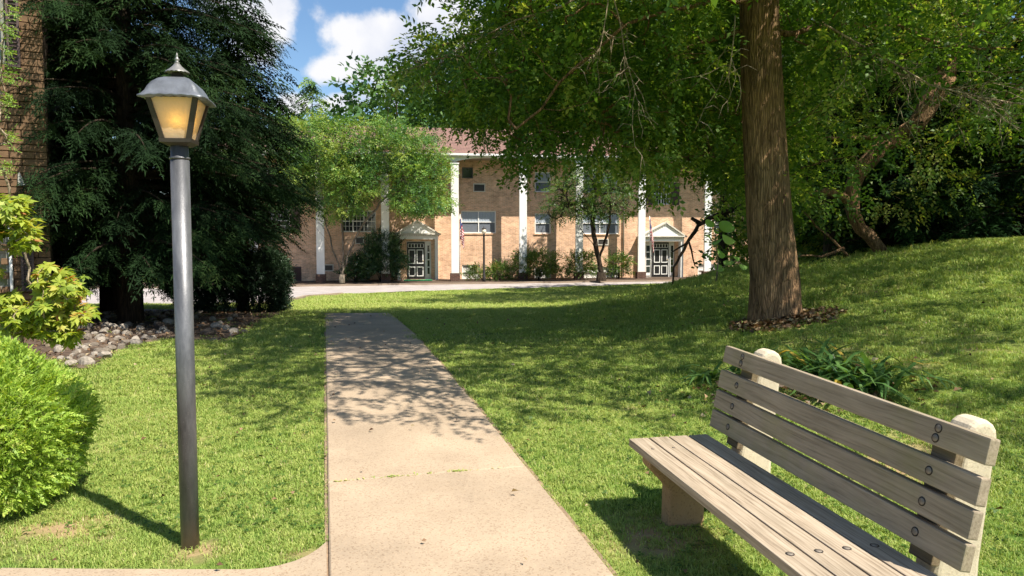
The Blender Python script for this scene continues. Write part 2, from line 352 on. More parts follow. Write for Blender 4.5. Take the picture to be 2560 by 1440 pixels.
def brick_mat(name, c1, c2, mortar, w=.21, h=.068, m_=.010, coord='xz'):
    m, nt, N, L, B = mat(name)
    tc = N.new('ShaderNodeTexCoord'); sp = N.new('ShaderNodeSeparateXYZ'); cb = N.new('ShaderNodeCombineXYZ')
    L.new(tc.outputs['Object'], sp.inputs[0])
    ad = N.new('ShaderNodeMath'); ad.operation = 'ADD'; L.new(sp.outputs[0], ad.inputs[0]); L.new(sp.outputs[1], ad.inputs[1])
    L.new(ad.outputs[0], cb.inputs[0]); L.new(sp.outputs[2], cb.inputs[1])
    b = N.new('ShaderNodeTexBrick'); L.new(cb.outputs[0], b.inputs['Vector']); b.inputs['Scale'].default_value = 1
    b.inputs['Brick Width'].default_value = w; b.inputs['Row Height'].default_value = h; b.inputs['Mortar Size'].default_value = m_; b.inputs['Mortar Smooth'].default_value = .2
    b.inputs['Color1'].default_value = (*c1, 1); b.inputs['Color2'].default_value = (*c2, 1); b.inputs['Mortar'].default_value = (*mortar, 1); b.inputs['Bias'].default_value = 0
    n = noise(N, L, 1.6, 9, .8); r = ramp(N, [(.36, (.74, .70, .66)), (.5, (1.06, 1.04, 1.02)), (.64, (1.32, 1.30, 1.26))]); L.new(n.outputs[0], r.inputs[0])
    mx = N.new('ShaderNodeMix'); mx.data_type = 'RGBA'; mx.blend_type = 'MULTIPLY'; mx.inputs['Factor'].default_value = 1
    L.new(b.outputs['Color'], mx.inputs['A']); L.new(r.outputs[0], mx.inputs['B']); L.new(mx.outputs['Result'], B.inputs['Base Color'])
    bp = N.new('ShaderNodeBump'); bp.inputs['Strength'].default_value = .6; bp.inputs['Distance'].default_value = .01; bp.invert = True
    L.new(b.outputs['Fac'], bp.inputs['Height']); L.new(bp.outputs[0], B.inputs['Normal'])
    B.inputs['Roughness'].default_value = .9; B.inputs['Specular IOR Level'].default_value = .2; return m
M['brick'] = brick_mat('orange_brick', (.74, .46, .285), (.52, .30, .19), (.66, .53, .41))
M['brick_dark'] = brick_mat('dark_brick', (.12, .055, .04), (.08, .04, .03), (.16, .13, .11))
M['brick_one'] = plain('jumbo_brick', (.15, .088, .045), .92, var=.3, scale=7, bump=.6, bscale=40)
M['mortar'] = plain('mortar', (.10, .068, .042), .95, var=.2, bump=.4)

def roof_mat():
    m, nt, N, L, B = mat('red_brown_shingles')
    tc = N.new('ShaderNodeTexCoord'); b = N.new('ShaderNodeTexBrick'); L.new(tc.outputs['Object'], b.inputs['Vector'])
    b.inputs['Scale'].default_value = 1; b.inputs['Brick Width'].default_value = .32; b.inputs['Row Height'].default_value = .15; b.inputs['Mortar Size'].default_value = .008
    b.inputs['Color1'].default_value = (.24, .14, .11, 1); b.inputs['Color2'].default_value = (.175, .10, .08, 1); b.inputs['Mortar'].default_value = (.08, .04, .035, 1)
    n = noise(N, L, 1.2, 6); r = ramp(N, [(.3, (.8, .8, .8)), (.7, (1.2, 1.15, 1.15))]); L.new(n.outputs[0], r.inputs[0])
    mx = N.new('ShaderNodeMix'); mx.data_type = 'RGBA'; mx.blend_type = 'MULTIPLY'; mx.inputs['Factor'].default_value = 1
    L.new(b.outputs['Color'], mx.inputs['A']); L.new(r.outputs[0], mx.inputs['B']); L.new(mx.outputs['Result'], B.inputs['Base Color']); B.inputs['Roughness'].default_value = .95
    return m
M['roof'] = roof_mat()

# ------------------------------------------------------------------ ground
_ty = np.array([-60, -5, 0, 2, 4, 6, 8.5, 11, 14.5, 18, 22, 26, 30, 33, 37, 42, 60, 400.])
_tz = np.array([-.4, -.3, -.12, -.05, .02, .08, .14, .15, .06, -.13, -.35, -.55, -.74, -.82, -.84, -.70, -.6, -.6])
_gy = np.linspace(-60, 400, 4601); _gz = np.interp(_gy, _ty, _tz); _k = np.exp(-np.linspace(-2, 2, 17) ** 2); _k /= _k.sum()
_gz = np.convolve(np.pad(_gz, 8, mode='edge'), _k, mode='valid')
def sst(a, b, x):
    t = np.clip((x - a) / (b - a), 0, 1); return t * t * (3 - 2 * t)
def H(x, y):
    """height of the ground: a nearly level lawn that falls to the road, with a bank rising on the right"""
    x = np.asarray(x, float); y = np.asarray(y, float)
    z = np.interp(y, _gy, _gz)
    u = x - (1.7 - .055 * (np.minimum(y, 40) - 5))
    bank = .19 * (np.logaddexp(0, u / .5) * .5) * sst(2, 7, y)
    yr = 20 + np.clip((x - 4) * 1.2, 0, 6)
    bank = bank * (1 - sst(yr - 3, yr + 9, y) * (1 - sst(7, 13, x) * .5 * (1 - sst(29, 37, y))))
    bank = np.where(bank > 1.42, 1.42 + .1 * (bank - 1.42), bank)
    z = z + bank + .012 * np.sin(x * 2.1 + .7 * y) * np.sin(y * 1.7) * (1 - np.exp(-np.abs(x + .24 * y) * .5))
    return z
def h1(x, y): return float(H(x, y))
def on_ground(px, py):
    r = ray(px, py); y = 2.0; c = Vector((0, 0, CAMZ)); p = c
    while y < 60:
        p = c + r * (y / r.y)
        if p.z <= h1(p.x, p.y): break
        y += .03
    return Vector((p.x, p.y, h1(p.x, p.y)))

PA = math.radians(13.85); PD = np.array([-math.sin(PA), math.cos(PA)]); PN = np.array([math.cos(PA), math.sin(PA)]); PW = 1.22; PEND = 15.3
# road edges in plan
near_edge = np.array([(-40, 20.5), (-14, 21), (-8.2, 21.6), (-6.95, 22.2), (-7.4, 26), (-8.0, 29.5), (-7.2, 31.8), (-5.3, 33.6), (-2, 35.4), (.6, 36.6), (4, 38.0), (8, 39.4), (14, 41), (40, 46)])
far_edge = lambda x: 38.7 + .165 * (x + 3.16)
def in_lawn_side(x, y):
    """True where the point lies on the camera side of the road"""
    ne = np.where(x < -6.95, np.where(x > -8.0, 99, 21.2), np.interp(x, near_edge[6:, 0], near_edge[6:, 1]))
    ins = y < ne
    m = (x > -8.0) & (x < -6.95)
    xb = np.interp(y, [22.2, 26, 29.5, 31.8], [-6.95, -7.4, -8.0, -7.2])
    return np.where(m, (x > xb) & (y < 31.5) | (y < 21.6), ins)

BARE = [(-2.3, 3.75, .38), (-1.52, 3.58, .16), (.75, 3.75, .35), (1.25, 4.35, .35), (-1.0, 3.5, .12), (2.4, 4.6, .5)]
def lawn_material():
    m, nt, N, L, B = mat('lawn')
    n1 = noise(N, L, .45, 5, .6); n2 = noise(N, L, 18, 6, .7); n3 = noise(N, L, 2.4, 5, .6)
    r1 = ramp(N, [(.34, (.08, .15, .025)), (.47, (.14, .21, .04)), (.58, (.24, .27, .075)), (.7, (.40, .33, .17))])
    mx0 = N.new('ShaderNodeMath'); mx0.operation = 'MULTIPLY_ADD'; L.new(n3.outputs[0], mx0.inputs[0]); mx0.inputs[1].default_value = .5
    sb = N.new('ShaderNodeMath'); sb.operation = 'MULTIPLY_ADD'; L.new(n1.outputs[0], sb.inputs[0]); sb.inputs[1].default_value = .8; sb.inputs[2].default_value = -.15; L.new(sb.outputs[0], mx0.inputs[2])
    L.new(mx0.outputs[0], r1.inputs[0])
    r2 = ramp(N, [(.3, (.55, .55, .55)), (.7, (1.35, 1.35, 1.35))]); L.new(n2.outputs[0], r2.inputs[0])
    mx = N.new('ShaderNodeMix'); mx.data_type = 'RGBA'; mx.blend_type = 'MULTIPLY'; mx.inputs['Factor'].default_value = 1
    L.new(r1.outputs[0], mx.inputs['A']); L.new(r2.outputs[0], mx.inputs['B']); L.new(mx.outputs['Result'], B.inputs['Base Color'])
    tcb = N.new('ShaderNodeTexCoord'); acc = None
    for (x, y, r) in BARE:
        d = N.new('ShaderNodeVectorMath'); d.operation = 'DISTANCE'; L.new(tcb.outputs['Object'], d.inputs[0]); d.inputs[1].default_value = (x, y, h1(x, y))
        q = N.new('ShaderNodeMapRange'); q.inputs['From Min'].default_value = r * 1.2; q.inputs['From Max'].default_value = r * .3; L.new(d.outputs['Value'], q.inputs['Value'])
        if acc is None: acc = q.outputs[0]
        else:
            mm = N.new('ShaderNodeMath'); mm.operation = 'MAXIMUM'; L.new(acc, mm.inputs[0]); L.new(q.outputs[0], mm.inputs[1]); acc = mm.outputs[0]
    mu = N.new('ShaderNodeMath'); mu.operation = 'MULTIPLY'; L.new(acc, mu.inputs[0]); r5 = ramp(N, [(.35, (.2, .2, .2)), (.55, (1, 1, 1))]); L.new(n3.outputs[0], r5.inputs[0]); L.new(r5.outputs[0], mu.inputs[1])
    mxb = N.new('ShaderNodeMix'); mxb.data_type = 'RGBA'; L.new(mu.outputs[0], mxb.inputs['Factor']); L.new(mx.outputs['Result'], mxb.inputs['A']); mxb.inputs['B'].default_value = (.36, .25, .14, 1); L.new(mxb.outputs['Result'], B.inputs['Base Color'])
    B.inputs['Roughness'].default_value = .95; B.inputs['Specular IOR Level'].default_value = .1
    bp = N.new('ShaderNodeBump'); bp.inputs['Strength'].default_value = .8; bp.inputs['Distance'].default_value = .03
    L.new(n2.outputs[0], bp.inputs['Height']); L.new(bp.outputs[0], B.inputs['Normal']); return m
M['lawn'] = lawn_material()

def grid_sheet(name, xs, ys, zf, mat_, parent=None, mask=None, smooth=True):
    X, Y = np.meshgrid(xs, ys); Z = zf(X, Y); V = np.stack([X.ravel(), Y.ravel(), Z.ravel()], 1)
    nx = len(xs); i, j = np.meshgrid(np.arange(nx - 1), np.arange(len(ys) - 1)); a = (j * nx + i).ravel()
    Q = np.stack([a, a + 1, a + nx + 1, a + nx], 1)
    if mask is not None:
        cx = V[Q].mean(1); Q = Q[mask(cx[:, 0], cx[:, 1])]
    return quad_object(name, V, Q, mat_, parent, smooth=smooth)
def spaced(parts): return np.unique(np.concatenate([np.arange(a, b, s) for a, b, s in parts]))
gx = spaced([(-600, -60, 60), (-60, -20, 5), (-20, 22, .25), (22, 60, 5), (60, 601, 60)])
gy = spaced([(-60, -6, 6), (-6, 46, .25), (46, 90, 4), (90, 900, 60)])
tag(grid_sheet('lawn', gx, gy, H, M['lawn']), kind='structure')

# asphalt road: strips between the near and far edge, draped 2-3 cm above the ground sheet
def ribbon(name, A, Bp, nacross, lift, mat_, parent=None):
    A = np.array(A, float); Bp = np.array(Bp, float); n = len(A); V = []
    for i in range(n):
        for k in range(nacross + 1):
            p = A[i] + (Bp[i] - A[i]) * k / nacross; V.append((p[0], p[1], h1(p[0], p[1]) + lift))
    Q = [(i * (nacross + 1) + k, i * (nacross + 1) + k + 1, (i + 1) * (nacross + 1) + k + 1, (i + 1) * (nacross + 1) + k) for i in range(n - 1) for k in range(nacross)]
    return quad_object(name, np.array(V), np.array(Q), mat_, parent, smooth=True)
def resample(P, step):
    P = np.array(P, float); d = np.r_[0, np.cumsum(np.linalg.norm(np.diff(P, axis=0), axis=1))]; t = np.linspace(0, d[-1], max(2, int(d[-1] / step)))
    return np.stack([np.interp(t, d, P[:, k]) for k in range(P.shape[1])], 1)
ne = resample(near_edge, .4)
fe = np.stack([np.linspace(-42, 42, len(ne)), 0 * ne[:, 0]], 1); fe[:, 0] = np.interp(np.linspace(0, 1, len(ne)), [0, .25, .55, 1], [-42, -13, -7, 42]); fe[:, 1] = far_edge(fe[:, 0])
tag(ribbon('road', ne, fe, 30, .03, M['asphalt']), kind='structure')
def kerb(name, line, w=.13, h=.11):
    P = resample(line, .5); mb = MB(); T = np.gradient(P, axis=0); T /= np.linalg.norm(T, axis=1)[:, None]; Nn = np.stack([-T[:, 1], T[:, 0]], 1)
    v = []; 
    for p, n in zip(P, Nn):
        z = h1(*p); a = p - n * w / 2; b = p + n * w / 2
        v += [(a[0], a[1], z - .1), (a[0], a[1], z + h), (b[0], b[1], z + h), (b[0], b[1], z - .1)]
    f = [(4 * i + k, 4 * i + (k + 1) % 4, 4 * i + 4 + (k + 1) % 4, 4 * i + 4 + k) for i in range(len(P) - 1) for k in range(4)]
    mb.add(v, f); return mb.build(name, M['kerb'])
tag(kerb('road_kerb', [(x, far_edge(x) + .03) for x in np.linspace(-40, 40, 60)]), kind='structure')
tag(kerb('lawn_kerb', [(-6.85, 19.2), (-6.9, 22.2)] + [tuple(p + np.array([.08, -.06])) for p in near_edge[4:7]], .16, .09), kind='structure')
# planting strip between road and building
ss_ = np.linspace(-24, 24, 120)
tag(ribbon('planting_strip', [(x, far_edge(x) + .1) for x in ss_], [(x - .5, far_edge(x) + 3.4) for x in ss_], 6, .05, M['mulch']), kind='structure')

# the concrete path, one slab per pour
path_root = empty('path', (0, 0, 0)); tag(path_root, kind='structure')
def to_path(t, w): return PD * t + PN * w
def slab_piece(t0, t1, rng):
    mb = MB(); nt_ = max(2, int((t1 - t0) / .2)); nw = 6; g = .006; b = .008
    top = []; ws = [0, b] + [PW * k / nw for k in range(1, nw)] + [PW - b, PW]; tsn = [t0 + g, t0 + g + b] + [t0 + (t1 - t0) * k / nt_ for k in range(1, nt_)] + [t1 - g - b, t1 - g]
    dz = rng.uniform(-.002, .002)
    W = len(ws)
    for i, t in enumerate(tsn):
        for j, w in enumerate(ws):
            p = to_path(t, w); edge = (i in (0, len(tsn) - 1)) or (j in (0, W - 1))
            top.append((p[0], p[1], h1(*p) + .028 + dz - (.006 if edge else 0)))
    f = [(i * W + j, i * W + j + 1, (i + 1) * W + j + 1, (i + 1) * W + j) for i in range(len(tsn) - 1) for j in range(W - 1)]
    rim = [j for j in range(W)] + [i * W + W - 1 for i in range(1, len(tsn))] + [(len(tsn) - 1) * W + j for j in range(W - 2, -1, -1)] + [i * W for i in range(len(tsn) - 2, 0, -1)]
    n0 = len(top); low = [(top[i][0], top[i][1], top[i][2] - .09) for i in rim]
    f += [(rim[(k + 1) % len(rim)], rim[k], n0 + k, n0 + (k + 1) % len(rim)) for k in range(len(rim))]
    mb.add(top + low, f, False); return mb.build('slab', M['path'], path_root)
rg = random.Random(3)
joints = [-3.02, -1.5, 0.02, 1.54, 3.06, 4.58, 7.62, 10.66, 13.7, PEND]
for a, b in zip(joints[:-1], joints[1:]): slab_piece(a, b, rg)
# slab of the crossing path with its rounded lawn corner
def cross_slab(x0, x1, corner=False):
    mb = MB(); pts = []
    yb, yt = 1.95, 3.34
    def lx(y): return -math.tan(PA) * y - .012       # the left edge of the main path
    if corner:
        poly = [(x0, yb), (lx(yb), yb), (lx(2.6), 2.6), (lx(3.2), 3.2), (lx(3.62), 3.62)]
        cx, cy, r = lx(3.62) - .30, 3.62, .29
        for k in range(1, 7):
            a = math.radians(0 - 15 * k); poly.append((cx + .29 * math.cos(a), cy + r * math.sin(a)))
        poly += [(x0 + .4, yt - .01), (x0, yt)]
    else: poly = [(x0, yb), (x1, yb), (x1, yt), (x0, yt)]
    n = len(poly)
    v = [(x, y, h1(x, y) + .026) for x, y in poly] + [(x, y, h1(x, y) - .06) for x, y in poly]
    mb.add(v, [tuple(range(n))] + [((i + 1) % n, i, n + i, n + (i + 1) % n) for i in range(n)]); return mb.build('slab', M['path'], path_root)
cross_slab(-2.3, -.8, True); cross_slab(-3.82, -2.31); cross_slab(-5.34, -3.83)
rb = [to_path(t, -.02) for t in np.arange(-3, PEND + .3, .3)]; rb2 = [to_path(t, PW + .03) for t in np.arange(-3, PEND + .3, .3)]
ribbon('joint_bed', rb, rb2, 4, .012, M['edge_soil'], path_root)

# ------------------------------------------------------------------ foliage machinery
def rotz(a): return np.array([[math.cos(a), -math.sin(a), 0], [math.sin(a), math.cos(a), 0], [0, 0, 1]])
def leaf_quad(L_, W_, fold=.15):
    return np.array([[0, 0, 0], [L_ * .45, W_ / 2, fold * W_], [L_, 0, -.08 * L_], [L_ * .45, -W_ / 2, fold * W_]])
def frames(d, up, roll):
    """rows of local axes (x along d) for n directions; rolled by an angle"""
    d = d / np.linalg.norm(d, axis=1)[:, None]; u = up - (up * d).sum(1)[:, None] * d
    bad = np.linalg.norm(u, axis=1) < 1e-4; u[bad] = np.array([1., 0, 0]) - d[bad] * d[bad, 0:1]
    u /= np.linalg.norm(u, axis=1)[:, None]; s = np.cross(u, d)
    c, si = np.cos(roll)[:, None], np.sin(roll)[:, None]
    s2 = s * c + u * si; u2 = -s * si + u * c
    return np.stack([d, s2, u2], 2)          # columns are axes
class Foliage:
    def __init__(s, seed): s.V = []; s.Q = []; s.T = []; s.n = 0; s.rng = np.random.default_rng(seed)
    def stamp(s, tmpl, pos, R, scale, tint, jit=.25):
        """tmpl: (verts k*4 x 3) quads; pos n x 3; R n x 3 x 3; scale n; tint n"""
        m = len(pos); k = len(tmpl)
        P = np.einsum('nij,kj->nki', R, tmpl) * scale[:, None, None] + pos[:, None, :]
        s.V.append(P.reshape(-1, 3)); q = (np.arange(m * k) + s.n).reshape(-1, 4); s.Q.append(q); s.n += m * k
        s.T.append((np.repeat(tint, k // 4) + s.rng.uniform(-jit, jit, m * k // 4)))
    def count(s): return s.n // 4
    def build(s, name, mat_, parent=None):
        if not s.V: return None
        o = quad_object(name, np.concatenate(s.V), np.concatenate(s.Q), mat_, parent, np.clip(np.concatenate(s.T), 0, 1)); return o
def t_twig(seed, n=11, length=.4, leaf=.085, w=.55, lobes=1, droop=.25):
    """a leafy twig lying along x"""
    r = np.random.default_rng(seed); out = []
    for i in range(n):
        t = (i + .5) / n; side = 1 if i % 2 else -1
        p = np.array([length * t, 0, -droop * length * t * t])
        for l in range(lobes):
            a = side * math.radians(r.uniform(35, 80)) * (1 if i < n - 1 else .1) + math.radians((l - (lobes - 1) / 2) * 62)
            q = leaf_quad(leaf * r.uniform(.75, 1.15) * (1 if l == (lobes - 1) / 2 else .85), leaf * w * (1 if lobes == 1 else .62))
            tilt = r.uniform(-.7, .5); ca, sa = math.cos(tilt), math.sin(tilt)
            q = q @ np.array([[ca, 0, sa], [0, 1, 0], [-sa, 0, ca]]).T
            ro = r.uniform(-.6, .6); q = q @ np.array([[1, 0, 0], [0, math.cos(ro), -math.sin(ro)], [0, math.sin(ro), math.cos(ro)]]).T
            out.append(q @ rotz(a).T + p)
    return np.concatenate(out)
def t_pinnate(seed, n=9, length=.3, leaf=.06, w=.4):
    r = np.random.default_rng(seed); out = []
    for i in range(n):
        t = .12 + .88 * i / (n - 1)
        for side in (1, -1):
            p = np.array([length * t, 0, -.25 * length * t * t])
            q = leaf_quad(leaf * r.uniform(.8, 1.1) * (1.1 - .4 * t), leaf * w)
            out.append(q @ rotz(side * math.radians(r.uniform(48, 68))).T + p)
    return np.concatenate(out)
def t_frond(seed, n=7, length=.5, w=.02, sub=2, droop=.35):
    """a flat feathery conifer spray: side shoots with tiny needle strips, tip hanging"""
    r = np.random.default_rng(seed); out = []
    def strip(p, a, ln, wd, z):
        d = np.array([math.cos(a), math.sin(a), 0]); s_ = np.array([-d[1], d[0], 0]) * wd
        tip = p + d * ln + np.array([0, 0, z])
        return np.array([p - s_ * .5, p + d * ln * .5 - s_ * .55 + [0, 0, z * .35], tip, p + d * ln * .5 + s_ * .55 + [0, 0, z * .35]])
    for i in range(n):
        t = i / n; p = np.array([length * t, 0, -droop * length * t * t])
        ln = length * .42 * (1 - .75 * t) * r.uniform(.75, 1.2)
        for sd in (1, -1):
            a = sd * math.radians(r.uniform(38, 62)); out.append(strip(p, a, ln, w * 1.3, -ln * r.uniform(.1, .5)))
            for k in range(sub):
                q = p + np.array([math.cos(a), math.sin(a), -.2]) * ln * (k + .7) / (sub + .6)
                for s2 in (1, -1): out.append(strip(q, a + s2 * math.radians(42), ln * .38, w, -ln * r.uniform(0, .2)))
    out.append(strip(np.array([length * .8, 0, -droop * length * .64]), 0, length * .35, w * 1.5, -length * .2))
    out.append(strip(np.array([0, 0, 0.]), 0, length, w * .9, -droop * length))
    return np.concatenate(out)

class Skeleton:
    def __init__(s, trunk, rads, seed):
        s.rng = np.random.default_rng(seed); P = resample(np.column_stack([np.array(trunk, float), rads]), .3)
        s.p = [q[:3] for q in P]; s.par = [-1] + list(range(len(P) - 1)); s.fix = [q[3] for q in P]; s.tips = []
    def grow(s, targets, minidx=0, sag=.12, updown=.6, seg=.35, hmax=None):
        base = np.array(s.p[0]); tr = np.array(s.p)
        order = np.argsort([np.min(np.linalg.norm(tr - t, axis=1)) for t in targets])
        for oi in order:
            t = np.array(targets[oi]); A = np.array(s.p[minidx:]); dv = t - A; d = np.linalg.norm(dv, axis=1)
            pen = np.clip(A[:, 2] - t[2] + .0, 0, None) * updown + np.clip(.6 * d - (t[2] - A[:, 2]), 0, None) * .15
            j = int(np.argmin(d + pen)) + minidx; a = np.array(s.p[j]); dist = np.linalg.norm(t - a)
            if dist < .05: continue
            n = max(2, int(dist / seg)); pd = a - np.array(s.p[s.par[j]]) if s.par[j] >= 0 else np.array([0, 0, 1.]); pd = pd / (np.linalg.norm(pd) + 1e-6)
            c1 = a + pd * dist * .3 + s.rng.normal(0, .06, 3) * dist; c2 = t + np.array([0, 0, sag * dist]) - (t - a) * .3; prev = j
            for k in range(1, n + 1):
                u = k / n; q = (1 - u) ** 3 * a + 3 * (1 - u) ** 2 * u * c1 + 3 * (1 - u) * u * u * c2 + u ** 3 * t
                if k < n: q = q + s.rng.normal(0, .02, 3)
                s.p.append(q); s.par.append(prev); s.fix.append(0); prev = len(s.p) - 1
            s.tips.append((prev, t, (t - a) / dist))
    def mesh(s, name, mat_, parent=None, tip=.006, expo=2.3, rmax=.2, sides=5, trunk_sides=14, flare=0, skip_trunk=False, wob=.06):
        n = len(s.p); w = np.zeros(n); ch = [0] * n
        for i in range(n): 
            if s.par[i] >= 0: ch[s.par[i]] += 1
        for i in range(n - 1, -1, -1):
            if ch[i] == 0: w[i] = tip ** expo
            if s.par[i] >= 0: w[s.par[i]] += w[i]
        r = np.minimum(w ** (1 / expo), rmax); mb = MB(); nt_ = sum(1 for f in s.fix if f > 0)
        if not skip_trunk:
            pts = [Vector(q) for q in s.p[:nt_]]; rng = s.rng
            v = []; sd = trunk_sides; ph = rng.uniform(0, 6, 3)
            for k, p in enumerate(pts):
                zz = k / max(1, nt_ - 1)
                for i in range(sd):
                    a = 2 * math.pi * i / sd; hh = p.z - pts[0].z
                    rr = s.fix[k] * (1 + wob * math.sin(2 * a + ph[0] + hh * .6) + wob * .6 * math.sin(5 * a + ph[1] - hh * .3))
                    if flare: rr *= 1 + flare * math.exp(-hh / .22) * (1 + .5 * math.sin(4 * a + ph[2]))
                    v.append((p.x + rr * math.cos(a), p.y + rr * math.sin(a), p.z))
            f = [(k * sd + i, k * sd + (i + 1) % sd, (k + 1) * sd + (i + 1) % sd, (k + 1) * sd + i) for k in range(nt_ - 1) for i in range(sd)] + [tuple((nt_ - 1) * sd + i for i in range(sd))]
            mb.add(v, f, True)
        P = np.array(s.p); ids = np.arange(nt_, n); 
        if len(ids):
            A = P[np.array(s.par)[ids]]; B_ = P[ids]; ra = np.where(np.array(s.par)[ids] < nt_, r[ids] * 1.25, np.minimum(r[np.array(s.par)[ids]], r[ids] * 1.35)); rb_ = r[ids]
            d = B_ - A; d /= np.linalg.norm(d, axis=1)[:, None] + 1e-9; ref = np.array([.3, .9, .2]); e1 = np.cross(d, ref); e1 /= np.linalg.norm(e1, axis=1)[:, None]; e2 = np.cross(d, e1)
            an = 2 * np.pi * np.arange(sides) / sides; ring = np.cos(an)[None, :, None] * e1[:, None, :] + np.sin(an)[None, :, None] * e2[:, None, :]
            V = np.concatenate([(A[:, None] + ring * ra[:, None, None]), (B_[:, None] + ring * rb_[:, None, None])], 1).reshape(-1, 3)
            base = np.arange(len(ids))[:, None] * 2 * sides; i = np.arange(sides)[None]; j = (np.arange(sides)[None] + 1) % sides
            Q = np.stack([base + i, base + j, base + sides + j, base + sides + i], 2).reshape(-1, 4)
            mb.add(V.tolist(), Q.tolist(), True)
        return mb.build(name, mat_, parent)

def leaves_on(fol, skel, tmpls, per, spread, scale, outward=None, droop=.3, tint=.5, tv=.3, center=None):
    rng = fol.rng; T = np.array([t for _, t, _ in skel.tips]); D = np.array([d for _, _, d in skel.tips])
    if not len(T): return
    n = len(T) * per; P = np.repeat(T, per, 0); d = np.repeat(D, per, 0)
    off = rng.normal(0, 1, (n, 3)); off /= np.linalg.norm(off, axis=1)[:, None]; off *= (rng.random(n) ** .5 * spread)[:, None]; off[:, 2] *= .7
    P = P + off; dirs = d * .5 + off / spread * .9 + rng.normal(0, .35, (n, 3)); dirs[:, 2] -= droop
    tn = np.repeat(rng.uniform(tint - tv, tint + tv, len(T)), per) + rng.normal(0, .07, n)
    R = frames(dirs, np.tile([0, 0, 1.], (n, 1)) + rng.normal(0, .35, (n, 3)), rng.normal(0, .4, n)); sc = rng.uniform(scale * .75, scale * 1.25, n)
    which = rng.integers(0, len(tmpls), n)
    for k, tm in enumerate(tmpls):
        m = which == k; fol.stamp(tm, P[m], R[m], sc[m], tn[m])

def crown_targets(rng, n, inside, lo, hi, mind):
    """Poisson-like points where inside(p) holds"""
    out = []; tries = 0; cell = {}
    while len(out) < n and tries < n * 60:
        tries += 1; p = rng.uniform(lo, hi)
        if not inside(p): continue
        key = tuple((p // mind).astype(int)); ok = True
        for a in (-1, 0, 1):
            for b in (-1, 0, 1):
                for c in (-1, 0, 1):
                    for q in cell.get((key[0] + a, key[1] + b, key[2] + c), ()):
                        if np.linalg.norm(q - p) < mind: ok = False; break
                    if not ok: break
                if not ok: break
            if not ok: break
        if ok: out.append(p); cell.setdefault(key, []).append(p)
    return out

TW = [t_twig(i, 11, .38, .085, .6) for i in range(4)]
TWS = [t_twig(20 + i, 8, .40, .085, .55, 3) for i in range(4)]      # star-shaped leaves, three lobes each
PT = [t_twig(700 + i, 8, .40, .10, .6) for i in range(4)]
PN_ = [t_pinnate(i) for i in range(3)]
FR = [t_frond(i, 6, .42, .015, 1, .5) for i in range(4)]
FRS = [t_frond(i, 5, .5, .03, 1) for i in range(3)]                 # coarser sprays for trees further off

